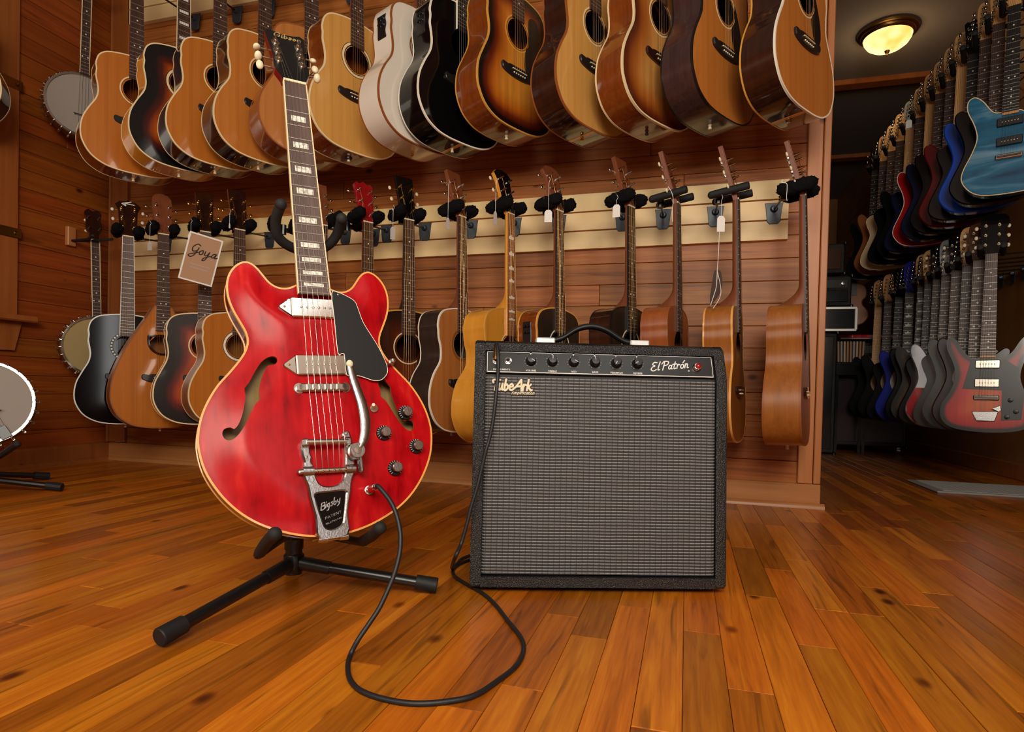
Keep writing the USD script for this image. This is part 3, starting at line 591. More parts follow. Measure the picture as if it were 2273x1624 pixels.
    if o["pegs"]:
        for x, z in P:
            a, b = peg(x, z, 1 if x > 0 else -1, None)
            k = t.part("tuning_peg", hd(a), o["peg"], smooth=40); t.part("peg_button", hd(b), o["button"] or o["peg"], parent=k, smooth=60)
    posts = None
    if o["pegs"]:
        L = [(x, z) for x, z in P if x < 0]; R = [(x, z) for x, z in P if x > 0]; pts = sorted(L, key=lambda q: q[1]) + sorted(R, key=lambda q: -q[1])
        c, sn = math.cos(rad(14)), math.sin(rad(14)); posts = [(x, -.012 * c + z * sn, z * c + .012 * sn) for x, z in pts]
    t.part("strings", strings_mesh(S, .036, .052, -.0022, TF - .0128, posts), o.get("smat", "bronze_string"), smooth=False, kind="stuff")
    if o.get("preamp"):
        zz = tail + BL * .80; i = np.argmin(np.abs(ring[:, 1] - zz) + (ring[:, 0] > 0) * 9); x = ring[i, 0]
        t.part("preamp_panel", cat([cbox((x - .0035, TF + T * .25, zz - .048), (x + .006, TF + T * .66, zz + .036), .003)] + [lathe([(0, .009), (.0055, .009), (.0055, .002), (.007, 0)], 8, "x").apply_transform(rot("z", math.pi)).apply_translation((x - .003, TF + T * (.36 + .16 * (k % 2)), zz + .02 - .022 * (k // 2))) for k in range(4)]), "black_plastic", smooth=30)
    if o.get("jack"): t.part("output_jack", turned(lathe([(0, -.004), (.004, -.004), (.005, -.008), (.013, -.005), (.014, 0)], 12), shift(0, TF + T / 2, tail)), "black_metal")
    t.o = o; t.nut = t.m @ V(0, .01, .018, 1); return t

# hangers: plate on the slats, arm, padded yoke
RG = np.random.default_rng(11)
def fuzzy(p, q, r, mat, spike=.0016):
    n = 16; pts = [V(*p) + (V(*q) - V(*p)) * u for u in np.linspace(0, 1, n)]; u = np.linspace(0, 1, n)
    rr = r * np.sqrt(np.clip(1 - ((np.abs(u - .5) * 2) ** 5), .05, 1)); m = tube(pts, rr, 20)
    v = np.array(m.vertices); c = v.mean(0); k = meshkit.noise(v * 90, 3)[:, None] - .5; v = v + (v - c) / (np.linalg.norm(v - c, axis=1, keepdims=True) + 1e-9) * (RG.normal(0, spike, (len(v), 1)) + k * .008)
    m = TM(v, m.faces); ex = []
    if spike > .001:                                                    # tufts standing off the pile
        idx = RG.integers(0, len(v), 1100)
        for i in idx:
            b = v[i]; d = (b - c); d /= np.linalg.norm(d) + 1e-9; d = d + RG.normal(0, .5, 3); e = b + d * RG.uniform(.0008, .0024); w = RG.normal(0, .0005, 3)
            ex.append((b + w, b - w, e))
        ex = np.array(ex).reshape(-1, 3); m = cat([m, TM(ex, np.arange(len(ex)).reshape(-1, 3))])
    return m
def hanger(label, nut, phi, wall="back", style="fur", plate_w=.062, group=None):
    """yoke at the neck just below the headstock, arm straight back to its plate on the slats"""
    N = V(*nut[:3]); f = V(math.sin(rad(phi)), -math.cos(rad(phi)), 0); sdx = V(math.cos(rad(phi)), math.sin(rad(phi)), 0)
    back = N - f * .055; 
    if wall == "back": end = V(back[0], WY - .020, back[2] + .022)
    else: end = V(RX - .012, back[1], back[2] + .02)
    t = Thing("guitar_hanger", label, "guitar hanger", base=end, group=group)
    d = (end - back); L = np.linalg.norm(d)
    w2, hh = plate_w / 2, .076
    pp = [(-w2, .022), (w2, .022), (w2 * .93, .012), (w2 * .72, -.045), (w2 * .45, -.054), (-w2 * .45, -.054), (-w2 * .72, -.045), (-w2 * .93, .012)]
    pm = slab(sg.Polygon(pp), -.004, .0, .001); boss = lathe([(0, .018), (.009, .017), (.012, .008), (.014, .003)], 12, "y")
    M = shift(*end) if wall == "back" else shift(*end) @ rot("z", -math.pi / 2)
    t.part("bracket_plate", turned(cat([pm, boss]), M), "plate_grey", smooth=30)
    t.part("arm", tube([end, back + V(0, 0, -.006), back], .0042, 8), "black_metal")
    g = .034
    t.part("yoke", cat([tube([back - sdx * g - f * 0, back, back + sdx * g], .0085, 8), lathe([(0, -.02), (.012, -.02), (.012, .02), (0, .02)], 10).apply_translation(back)]), "black_metal")
    for sg_ in (-1, 1):
        a = back + sdx * sg_ * g * 1.15 - f * .016; b = back + sdx * sg_ * g * 1.22 + f * .100 + V(0, 0, .016)
        t.part("fleece_sleeve" if style == "fur" else "rubber_sleeve", fuzzy(a, b, .0225, "fur_black") if style == "fur" else cat([rod(a, b, .0125, seg=16), ball(a, .0124, 6), rod(b - (b - a) * .02, b + (b - a) * .015, .0125, .010, seg=16)]), "fur_black" if style == "fur" else "foam_black", smooth=60)
    return t
def tag(label, top, length, size=(.022, .036), mat="paper_white", yaw=0., tilt=0., name="price_tag"):
    x, y, z = top; t = Thing(name, label, "price tag", pose(x, y, z, yaw, tilt), base=(0, 0, -length - size[1]))
    w, h = size; pg = sg.Polygon([(-w / 2, -length - h), (w / 2, -length - h), (w / 2, -length - .008), (w / 4, -length), (-w / 4, -length), (-w / 2, -length - .008)])
    t.part("card", slab(pg, -.0004, .0004), mat, smooth=False)
    t.part("string", tube([(0, 0, .012), (.004, .002, .004), (0, 0, -.006), (0, 0, -length - .004)], .0008, 4), "paper_white")
    return t

# ---------------------------------------------------------------- the upper row on the board wall
UP_ = [  # label, X, phi, options
 ("natural spruce acoustic guitar with cream binding at the corner end of the upper row", -2.255, 59, dict(top="spruce_orange", side="mahogany_gloss", strip="bind_amber", guard=None)),
 ("acoustic guitar with a black-edged sunburst top and glossy honey sides in the upper row", -2.015, 61, dict(top="burst_tobacco", side="maple_honey", strip="bind_amber", guard="tear", gmat="satin_black", inlay="block", fbbind="bind_cream", ros2=True)),
 ("plain amber-topped acoustic guitar with dark sides between the black sunburst one and the red guitar's head", -1.835, 60, dict(top="spruce_orange", side="rosewood", strip="bind_amber", inlay="dot")),
 ("amber acoustic guitar with shiny dark sides just behind the red guitar's headstock", -1.625, 64, dict(top="spruce_amber", side="rosewood", strip="bind_amber", ww=.275)),
 ("plain tan acoustic guitar with no visible markings, half hidden behind the red guitar's neck", -1.415, 56, dict(top="cedar", side="mahogany_gloss", bind="bind_wood")),
 ("bright spruce acoustic guitar with reddish sides, beside the white guitar", -1.222, 64, dict(top="spruce", side="mahogany_gloss", jack=True, ww=.272, ros2=True)),
 ("glossy white acoustic guitar with a black control panel on its side", -.958, 67, dict(top="gloss_white", side="gloss_white", bind="bind_wood", preamp=True, rosette="bind_wood", guard="big", gmat="satin_black", endpin="gold_metal", lw=.41)),
 ("glossy black acoustic guitar with white binding between the white and the sunburst ones", -.805, 62, dict(top="gloss_black", side="gloss_black", bind="bind_white", preamp=True, rosette=None, guard="big", gmat="gloss_black", strip="bind_amber", fbbind="bind_white", fb="ebony", smat="steel_string")),
 ("tobacco sunburst acoustic guitar with amber binding and a large dark pickguard", -.602, 62, dict(top="burst_vintage", side="mahogany_gloss", bind="bind_gold", guard="big", gmat="black_brown_top", rosette="bind_gold", S=.63, BL=.485, lw=.39)),
 ("pale spruce acoustic guitar with glossy dark rosewood sides in the upper row", -.337, 60, dict(top="spruce", side="rosewood", bind="bind_wood", strip="bind_amber", guard="tear", endpin="gold_metal")),
 ("amber-burst acoustic guitar with reddish brown sides and broad cream binding", -.124, 57, dict(top="burst_amber", side="mahogany_gloss", bind="bind_cream", guard="tear", gmat="paper_grey", bt=.007, bridge="rosewood", endpin="black_plastic")),
 ("spruce acoustic guitar with purplish brown sides and black binding, second from the post end", .073, 58, dict(top="spruce_amber", side="rosewood_purple", bind="bind_black", guard="tear", gmat="satin_black")),
 ("spruce twelve-string style acoustic guitar with white binding nearest the end post, upper row", .303, 56, dict(top="spruce_amber", side="rosewood", bind="bind_white", bb="bind_gold", guard="tear", gmat="satin_black", strip="bind_amber", endpin="chrome"))]
for i, (lab, X, ph, kw) in enumerate(UP_):
    g = acoustic(lab, X, 2.03, 2.10, ph, 0, 2.2, .972, pegs=False, **kw)
    hanger("black padded hanger of the " + lab, g.nut, ph)

# ---------------------------------------------------------------- the lower row
def emblem_bar(): return pen([[(0, .3), (.5, 0), (.45, .35), (1.6, .3)], [(.1, .35), (1.2, .75)]], .16, .03, -.024, .155, -.001)
LO_ = [
 (-2.410, 52, dict(top="gloss_black", side="gloss_black", bind="pearl", T=.085, lw=.395, rosette="bind_black", ros_dash=True, fb="fingerboard_grey", fbbind="pearl", inlay=None, peg="gold_metal", button="pearl", hshape="crest", hmat="rosewood", hlogo=emblem_bar, bridge="satin_black", ros2=True), "dark round-backed acoustic guitar with pearl-dotted edging and soundhole ring by the corner", "fur"),
 (-2.213, 57, dict(shape="pear", top="spruce_orange", side="mahogany", bind="bind_wood", BL=.55, lw=.40, join=12, hs="D", rosette="rosewood", hshape="round", hmat="mahogany_neck", neck="mahogany_neck", fb="fingerboard", T=.10), "orange teardrop-bodied guitar with a D-shaped soundhole in the lower row", "fur"),
 (-1.991, 51, dict(top="burst_cherry", side="mahogany_gloss", guard=None, rosette="bind_cream", BL=.49, lw=.39, hmat="rosewood", peg="gold_metal", T=.10), "sunburst acoustic guitar with a cherry-amber centre that carries the tan card", "fur"),
 (-1.815, 58, dict(top="spruce_orange", side="mahogany", BL=.49, peg="gold_metal", hmat="rosewood", rosette="bind_white", ros2=True), "honey-coloured acoustic guitar with gold tuners, partly hidden by the red guitar's left horn", "fur"),
 (-1.420, 58, dict(top="cedar", side="mahogany", hmat="mahogany_neck", neck="mahogany_neck"), "acoustic guitar with a brown headstock peeping out behind the red guitar's neck", "fur"),
 (-1.216, 58, dict(top="cedar", side="mahogany", hmat="red_lacquer", neck="red_lacquer", hshape="crown", fb="fingerboard"), "acoustic guitar with a cherry-red headstock, its body hidden behind the red guitar", "fur"),
 (-1.040, 54, dict(top="burst_brown", side="brown_dark_top", bind="bind_gold", neck="satin_black", hmat="gloss_black", peg="gold_metal", button="ivory", hole=.052, guard="big", gmat="brown_dark_top", rosette="bind_cream"), "dark brown burst acoustic guitar with a black headstock between the red guitar and its neighbours", "fur"),
 (-.822, 71, dict(top="cedar", side="black_brown_top", bind="bind_white", BL=.475, lw=.375, ww=.245, uw=.275, rosette="bind_wood", neck="mahogany_neck", hmat="mahogany_neck", S=.64), "small-bodied acoustic guitar with a pinkish cedar top and black sides, beside the amplifier", "fur"),
 (-.634, 70, dict(top="maple_honey", side="maple_honey", bind="bind_gold", neck="maple_honey", hmat="gloss_black", button="ivory", inlay="crown", fb="mahogany_neck", fbbind="bind_amber", guard="big", gmat="brown_dark_top", lw=.425, ww=.27, uw=.31, hshape="crest", BL=.51), "big golden maple acoustic guitar with crown inlays behind the amplifier's left edge", "fur"),
 (-.452, 65, dict(top="black_brown_top", side="mahogany_gloss", bind="bind_amber", preamp=True, hmat="mahogany_neck", neck="mahogany_neck", hshape="crest", lw=.37, ww=.24, uw=.265, BL=.47, T=.10, rosette="bind_white"), "dark-topped acoustic guitar with a black control panel, standing behind the amplifier's handle", "fur"),
 (-.200, 64, dict(top="black_brown_top", side="rosewood", bind="bind_black", hmat="mahogany_neck", neck="mahogany_neck", lw=.37, ww=.24, uw=.265, BL=.47, T=.10, fb="ebony"), "dark acoustic guitar with mottled reddish sides above the right end of the amplifier's handle", "fur"),
 (-.042, 75, dict(top="mahogany_red", side="mahogany_red", bind="bind_wood", neck="mahogany_neck", hmat="mahogany_neck", button="ivory", lw=.37, ww=.24, uw=.26, BL=.465, T=.105, smat="steel_string", rosette=None, bridge="rosewood"), "small mahogany acoustic guitar seen from the side, behind the top right corner of the amplifier", "rubber"),
 (.148, 78, dict(top="mahogany", side="mahogany", bind="bind_amber", neck="mahogany_neck", hmat="mahogany_neck", button="ivory", lw=.37, ww=.24, uw=.26, BL=.465, T=.105, smat="steel_string", rosette=None, hole=.047, bridge="rosewood"), "tan mahogany acoustic guitar with a feather hanging by its neck", "rubber"),
 (.350, 76, dict(top="mahogany_red", side="mahogany", bind="bind_wood", neck="mahogany_neck", hmat="mahogany_neck", button="ivory", lw=.37, ww=.25, uw=.27, BL=.465, T=.115, smat="steel_string", rosette=None, hole=.047, bridge="rosewood"), "mahogany acoustic guitar hung sideways on the end post, nearest the doorway", "fur")]
LOW = []
for X, ph, kw, lab, st in LO_:
    g = acoustic(lab, X, 2.14, 1.042, ph, 0, 2.2, .968, hw=.62, **kw); LOW.append(g)
    hanger(("fleece-padded hanger of the " if st == "fur" else "rubber-armed hanger of the ") + lab, g.nut, ph, style=st)
# two empty hangers between the instruments
for X, lab in ((-1.60, "empty black fleece-padded hanger to the left of the red guitar's neck"), (-1.30, "empty black padded hanger just right of the red guitar's neck")):
    hanger(lab, (X, 2.14, 1.045), 40)
# price tags, feather, card
def at(px, y): return on(px, 1, y)
for px, ln, sz, mt, lab, yw in [((333, 497), .075, (.020, .034), "paper_grey", "small greyish price tag beside the teardrop guitar's headstock", 10), ((424, 492), .045, (.024, .040), "paper_white", "white price tag just above the tan card", 10),
        ((510, 470), .045, (.006, .02), "paper_white", "thin edge-on price tag by the gold-tuned headstock", 70), ((873, 462), .068, (.018, .046), "paper_grey", "grey price tag hanging low beside the black headstock", 25), ((996, 405), .125, (.014, .04), "paper_grey", "grey price tag on a long string beside the cedar-topped guitar's headstock", 50),
        ((1101, 405), .10, (.014, .045), "paper_grey", "pale price tag on a long string beside the golden guitar's headstock", 50), ((1219, 400), .10, (.026, .042), "paper_white", "white price tag with clipped corners in front of the crest-shaped headstock", 8),
        ((1369, 440), .020, (.026, .042), "paper_white", "white price tag tucked under the yoke right of the amplifier's handle", -12), ((1602, 440), .055, (.024, .050), "paper_white", "long white price tag on the string that carries the feather", 12)]:
    p = at(px, 2.03); tag(lab, p, ln, sz, mt, yw)
def cord(label, pxs, y, r=.0011):
    t = Thing("tag_string", label, "string"); t.part("cord", tube(crom([at(p, y) for p in pxs], 5), r, 5), "paper_white")
cord("white tag string looped on the post-end guitar's tuners", [(1738, 398), (1735, 405), (1746, 407), (1747, 420), (1746, 436), (1747, 446)], 2.03)
cord("loose white tag string dangling from the small side-on mahogany guitar", [(1483, 414), (1490, 425), (1494, 440), (1493, 465), (1493, 492)], 2.05)
f = Thing("feather", "long brown feather hung on a string below the long white price tag", "feather")
Pf = [at(p, 2.03) for p in [(1597, 508), (1595, 560), (1592, 600), (1590, 635), (1583, 660), (1577, 678)]]
f.part("string", tube(Pf[:4], .0011, 5), "paper_white")
c0 = crom(Pf[2:], 6); wv = .019 * np.sin(np.linspace(.12, 1, len(c0)) ** .8 * math.pi) + .0008; sdv = V(.9, .3, 0)
f.part("vane", loft([[c + sdv * w_, c + V(0, .0012, 0), c - sdv * w_ * .8, c - V(0, .0012, 0)] for c, w_ in zip(c0, wv)]), "feather_brown")
f.part("quill", tube(c0 + V(0, -.002, 0), .0012, 5), "paper_white")
f.part("white_plume", tube(crom([Pf[2], at((1600, 640), 2.03), at((1597, 662), 2.03), at((1583, 684), 2.03)], 5), .0011, 5), "paper_white")
# tan show card on the sunburst guitar's strings
p = at((446, 575), 2.02); cdm = pose(*p, 42, 12, 0)
c = Thing("show_card", "tan show card with a white border and cursive black lettering hung on the sunburst guitar", "card", cdm)
c.part("border", box((-.062, -.001, -.098), (.062, .001, .098)), "paper_white", smooth=False)
c.part("face", box((-.056, -.0018, -.092), (.056, 0, .092)), "card_tan", smooth=False)
goya = [[(.55, .85), (.3, .95), (.05, .6), (.15, .25), (.45, .35), (.5, .65), (.42, .0), (.2, -.3), (0, -.15), (.6, .25)], [(.85, .5), (.68, .35), (.75, .1), (.95, .2), (.92, .48), (.85, .5)], [(1.1, .5), (1.12, .2), (1.3, .15), (1.42, .5), (1.35, -.2), (1.15, -.35), (1.2, -.1), (1.6, .2)], [(1.95, .48), (1.75, .45), (1.68, .15), (1.85, .15), (1.97, .5), (1.95, .12), (2.15, .2)]]
c.part("lettering", pen(goya, .085, .046, -.045, .012, -.0019, shear=.2), "ink_black", smooth=False)
for k, (a, b) in enumerate(((-.036, -.028), (-.03, -.042))): c.part("small_print", box((a, -.0022, b), (-a + .004, -.0017, b + .0025)), "paper_grey", smooth=False)

# ---------------------------------------------------------------- banjos
def banjo(label, M, skin, rimmat, S=.60, cz=-.51, R=.138, hooks=26, base=None, deep=.075, pegs=True, white=False):
    t = Thing("banjo", label, "banjo", M, base=(0, .03, cz - R - .03) if base is None else base); y = .012
    t.part("skin_head", turned(lathe([(0, .0015), (R * .9, .001), (R, -.001)], 48, "y"), shift(0, y, cz)), skin, smooth=60)
    t.part("tension_hoop", turned(lathe([(R - .003, .006), (R + .006, .006), (R + .007, -.008), (R - .002, -.008), (R - .003, .006)], 48, "y", False), shift(0, y, cz)), "nickel", smooth=40)
    t.part("rim", turned(lathe([(R - .006, -.004), (R + .002, -.004), (R + .002, -deep), (R - .006, -deep), (R - .006, -.004)], 48, "y", False), shift(0, y, cz)), rimmat, smooth=40)
    for k in range(hooks):
        a = 2 * math.pi * k / hooks + .06; c, s = math.cos(a), math.sin(a); r = R + .011; q = []
        if abs(s - 1) < .012: continue
        q.append(tube([(c * (R + .004), y - .008, cz + s * (R + .004)), (c * r, y - .007, cz + s * r), (c * r, y + .045, cz + s * r)], .0021, 5))
        q.append(rod((c * r, y + .040, cz + s * r), (c * r, y + .052, cz + s * r), .0045, seg=6)); q.append(rod((c * R, y + .036, cz + s * R), (c * (r + .004), y + .036, cz + s * (r + .004)), .006, seg=6))
        t.part("tension_hook", cat(q), "nickel", smooth=40)
    fe = cz + R + .004; w0, w1 = .032, .040
    fb = t.part("fingerboard", loft([[(-w / 2, -.002, z), (w / 2, -.002, z), (w / 2, .005, z), (-w / 2, .005, z)] for w, z in ((w0, 0), (w1, fe))]), "fingerboard", smooth=False)
    t.part("frets", turned(frets_mesh(S, 16, w0, w1, fe), shift(0, -.002, 0)), "fret_wire", parent=fb, smooth=False, kind="stuff")
    t.part("position_marks", turned(marks(S, "dot", w0, w1, fe, (3, 5, 7, 10, 12)), shift(0, -.002, 0)), "pearl", parent=fb, smooth=False, kind="stuff")
    for sd in (-1, 1): t.part("edge_binding", box((sd * .0175 - .0015, -.0025, fe), (sd * .0175 + .0015, .005, 0)), "bind_cream", parent=fb, smooth=False)
    t.part("neck", neck_mesh(S, fe, w0, w1, .016, .022, .0048, .05), "mahogany_neck", smooth=45)
    h = t.part("headstock", hd(slab(sg.Polygon(crom([(.017, 0), (.02, .03), (.034, .06), (.030, .11), (.036, .14), (.018, .158), (0, .15), (-.018, .158), (-.036, .14), (-.030, .11), (-.034, .06), (-.02, .03), (-.017, 0)], 3)).buffer(0), .0, .014, .001), 12), "rosewood", smooth=False)
    if pegs:
        for sd in (-1, 1):
            for z in (.06, .115):
                k = t.part("tuning_peg", hd(cat([rod((sd * .022, -.014, z), (sd * .022, .03, z), .0032, seg=8)]), 12), "nickel"); t.part("peg_button", hd(ball((sd * .022, .038, z), .0095, 5, (1.1, .8, .8)), 12), "ivory", parent=k)
    t.part("nut", cbox((-.0165, -.004, -.001), (.0165, .005, .004), .0006), "ivory", smooth=False)
    t.part("bridge", cat([box((-.035, y - .016, cz - .05), (.035, y - .013, cz - .047)), box((-.03, y - .014, cz - .05), (-.026, y, cz - .047)), box((.026, y - .014, cz - .05), (.03, y, cz - .047)), box((-.002, y - .014, cz - .05), (.002, y, cz - .047))]), "ebony", smooth=False)
    t.part("tailpiece", cbox((-.016, y - .012, cz - R - .004), (.016, y - .008, cz - R + .04), .001), "black_metal", smooth=False)
    t.part("strings", cat(tube([(u * .024, -.004, 0), (u * .036, y - .016, cz - .048), (u * .026, y - .01, cz - R + .03)], .0005, 4, False) for u in (-.5, -.17, .17, .5)), "steel_string", smooth=False, kind="stuff")
    t.nut = t.m @ V(0, .01, .012, 1); return t
banjo("tenor banjo with a yellowed skin head hanging low on the left wall in the corner", pose(-2.70, 2.222, 1.058, 64, -1.0, 2, .98), "drum_skin_old", "brown_dark_top")
banjo("banjo with a pale grey skin head and dark rim hung high on the left wall", pose(-2.665, 2.14, 2.15, 62, 1.5, 2, 1.0), "drum_skin", "rosewood", deep=.06, pegs=False)
for nm, z in (("wooden peg block on the left wall that holds up the tenor banjo", 1.075), ("wooden peg block high on the left wall holding up the grey-headed banjo", 2.24)):
    b = Thing("wall_peg", nm, "peg", base=(WX0 + .01, 2.20, z))
    b.part("block", cbox((WX0, 2.175, z - .045), (WX0 + .022, 2.215, z + .045), .003), "trim_pine", smooth=False)
    b.part("rods", cat([tube([(WX0 + .02, 2.195, z - .02), (WX0 + .13, 2.185, z - .02), (WX0 + .19, 2.16, z - .012)], .006, 8), tube([(WX0 + .02, 2.195, z - .02), (WX0 + .14, 2.215, z - .02), (WX0 + .22, 2.235, z - .012)], .006, 8)]), "foam_black")
# banjo on a floor stand, cut by the left edge of the picture
ctr = on((-40, 893), 1, 1.52); Mb = pose(0, 0, 0, 54, -30, 12, 1.0); o3 = Mb[:3, :3] @ V(0, .012, -.55); Mb[:3, 3] = ctr - o3
banjo("white-headed banjo standing on a black floor stand by the left wall", Mb, "drum_skin", "black_metal", S=.67, cz=-.55, R=.142, hooks=24, deep=.07)
st = Thing("instrument_stand", "low black tube stand under the white-headed banjo", "stand", base=(-2.54, 1.44, 0))
hub = on((-180, 1046), 1, 1.44)
st.part("post", rod(hub - V(0, 0, .03), hub + V(-.03, .04, .5), .011), "black_metal")
for a, b in ((hub, on((138, 1081), 2, .016)), (hub, on((108, 1056), 2, .016)), (hub, V(-2.68, 1.20, .016))):
    d = (b - a) / np.linalg.norm(b - a)
    st.part("leg", rod(a, b - d * .03, .0105), "black_metal"); st.part("rubber_foot", rod(b - d * .05, b, .0145), "black_rubber")
for px0, px1 in (((38, 985), (0, 1012)), ((-60, 1010), (-100, 1040))):
    a, b = on(px0, 1, 1.40), on(px1, 1, 1.50); st.part("cradle_arm", cat([tube([a, (a * .5 + b * .5), b, hub + V(-.01, .02, .12)], .0105, 8), ball(a, .0115, 5)]), "foam_black")
# dark guitar by the window, only its lower corner in the picture
acoustic("dark brown guitar by the window casing at the left edge, only a lower bout in view", -2.69, 1.60, 2.15, 40, 0, 2, .9, top="cedar", side="rosewood", pegs=False)
b = Thing("wall_peg", "wooden peg on the window casing that holds the dark brown guitar", "peg", base=(WX0 + .03, 1.70, 2.16))
b.part("arm", tube([(WX0 + .02, 1.70, 2.16), (-2.76, 1.68, 2.16), (-2.66, 1.64, 2.165)], .008), "foam_black")

# ---------------------------------------------------------------- electric guitars on the right wall
BODY = {
 "double": [(.03, -.455), (.048, -.464), (.075, -.44), (.105, -.415), (.125, -.42), (.128, -.445), (.105, -.50), (.098, -.56), (.115, -.62), (.150, -.69), (.152, -.745), (.12, -.79), (.05, -.81), (-.06, -.81), (-.12, -.79), (-.158, -.74), (-.160, -.69), (-.128, -.61), (-.112, -.55), (-.122, -.49), (-.148, -.42), (-.148, -.375), (-.125, -.36), (-.095, -.385), (-.06, -.44), (-.03, -.452)],
 "single": [(.03, -.45), (.05, -.47), (.085, -.455), (.12, -.45), (.135, -.48), (.11, -.54), (.105, -.58), (.13, -.65), (.157, -.71), (.15, -.77), (.10, -.805), (0, -.812), (-.10, -.805), (-.155, -.77), (-.16, -.71), (-.125, -.62), (-.11, -.56), (-.13, -.50), (-.135, -.455), (-.10, -.425), (-.03, -.425)],
 "horned": [(.03, -.468), (.05, -.475), (.085, -.445), (.112, -.395), (.135, -.372), (.152, -.385), (.150, -.43), (.124, -.50), (.116, -.56), (.136, -.63), (.166, -.69), (.162, -.755), (.115, -.795), (0, -.808), (-.115, -.795), (-.162, -.755), (-.166, -.69), (-.136, -.63), (-.116, -.56), (-.124, -.50), (-.150, -.43), (-.152, -.385), (-.135, -.372), (-.112, -.395), (-.085, -.445), (-.05, -.475), (-.03, -.468)]}
def electric(label, Y, Z, phi, body="double", col="e_black", fb="fingerboard", head="inline", hm=None, mk="dot", guard=None, pick="chrome", side=None, X=1.28, neck="maple_neck", mr=.0034, burst_=False, bind=None, hang=True, pegm="chrome", group=None):
    S = .648; T = .042; t = Thing("electric_guitar", label, "guitar", pose(X, Y, Z, phi, 0, 3, .98), base=(0, .03, -.81), group=group)
    ring = crom(BODY[body], 4, True); pg = sg.Polygon(ring).buffer(0); TF = .016
    if burst_:
        m, d = plate(pg, TF, .014); t.part("body_top", m, col, rim=np.clip(d / .115, 0, 1))
        t.part("body", slab(pg, TF + .0006, TF + T), side or "gloss_black", smooth=False)
    else: t.part("body", slab(pg, TF, TF + T, .005), col, smooth=False)
    if bind: t.part("binding", hoop(np.array(pg.exterior.coords)[:-1], .003, .0008, TF - .0005, TF + .006), bind)
    w0, w1, fe = .043, .056, -fret(S, 21.4)
    f_ = t.part("fingerboard", loft([[(-w / 2, 0, z), (w / 2, 0, z), (w / 2, .006, z), (-w / 2, .006, z)] for w, z in ((w0, 0), (w1, fe))]), fb, smooth=False)
    t.part("frets", frets_mesh(S, 21, w0, w1, fe), "fret_wire", parent=f_, smooth=False, kind="stuff")
    if mk: t.part("position_marks", marks(S, mk, w0, w1, fe, (3, 5, 7, 9, 12, 15, 17, 19), mr), "pearl", parent=f_, smooth=False, kind="stuff")
    t.part("neck", neck_mesh(S, -.47, w0, w1 - .001, .015, .018, .0058), neck, smooth=45)
    hs = sg.Polygon(crom(HEADS[head], 4, True) if head in ("inline", "bat", "point") else HEADS[head]).buffer(0)
    h = t.part("headstock", hd(slab(hs, .003, .016, .001), 5), hm or neck, smooth=False)
    P = [(-.024 + .002 * k, .035 + .024 * k, -1) for k in range(6)] if head in ("inline", "point") else [(sd * .024, .04 + .045 * k, sd) for sd in (-1, 1) for k in range(3)]
    for x, z, sd in P:
        a, b = peg(x, z, sd, None, .0085); t.part("tuning_peg", hd(cat([a, b]), 5), pegm, smooth=50)
    for z in (-.50, -.585):
        k = t.part("pickup", cbox((-.044, TF - .011, z - .018), (.044, TF + .001, z + .018), .002), pick, smooth=False)
        t.part("pole_screws", cat(lathe([(0, .0015), (.0025, .001), (.0025, 0)], 6, "y").apply_translation((u * .052, TF - .011, z)) for u in np.linspace(-.5, .5, 6)), "nickel", parent=k, kind="stuff")
    t.part("bridge", cat([cbox((-.046, TF - .012, -.662), (.046, TF, -.640), .003), rod((-.04, TF - .012, -.651), (.04, TF - .012, -.651), .004)]), "chrome")
    for k, (x, z) in enumerate(((.085, -.66), (.105, -.71), (.075, -.735))): t.part("knob", turned(lathe([(0, .017), (.008, .016), (.010, .001), (.011, 0)], 12, "y"), shift(x, TF, z)), "chrome" if guard else "black_plastic")
    if guard:
        gp = sg.Polygon(crom([(-.034, -.47), (.04, -.468), (.07, -.50), (.078, -.58), (.11, -.66), (.122, -.72), (.09, -.745), (.058, -.735), (.052, -.625), (-.05, -.62), (-.085, -.565), (-.07, -.50)], 3, True)).buffer(0).intersection(pg.buffer(-.006))
        t.part("pickguard", slab(gp, TF - .002, TF + .0005), guard, smooth=False)
    t.part("strings", strings_mesh(S, .035, .052, -.002, TF - .017, [(q[0], -.006, q[1]) for q in P], r=.00026), "steel_string", smooth=False, kind="stuff")
    t.nut = t.m @ V(0, .01, .012, 1)
    if hang: hanger("rubber-armed hanger of the " + label, t.nut, phi, "right", "rubber", .05)
    return t
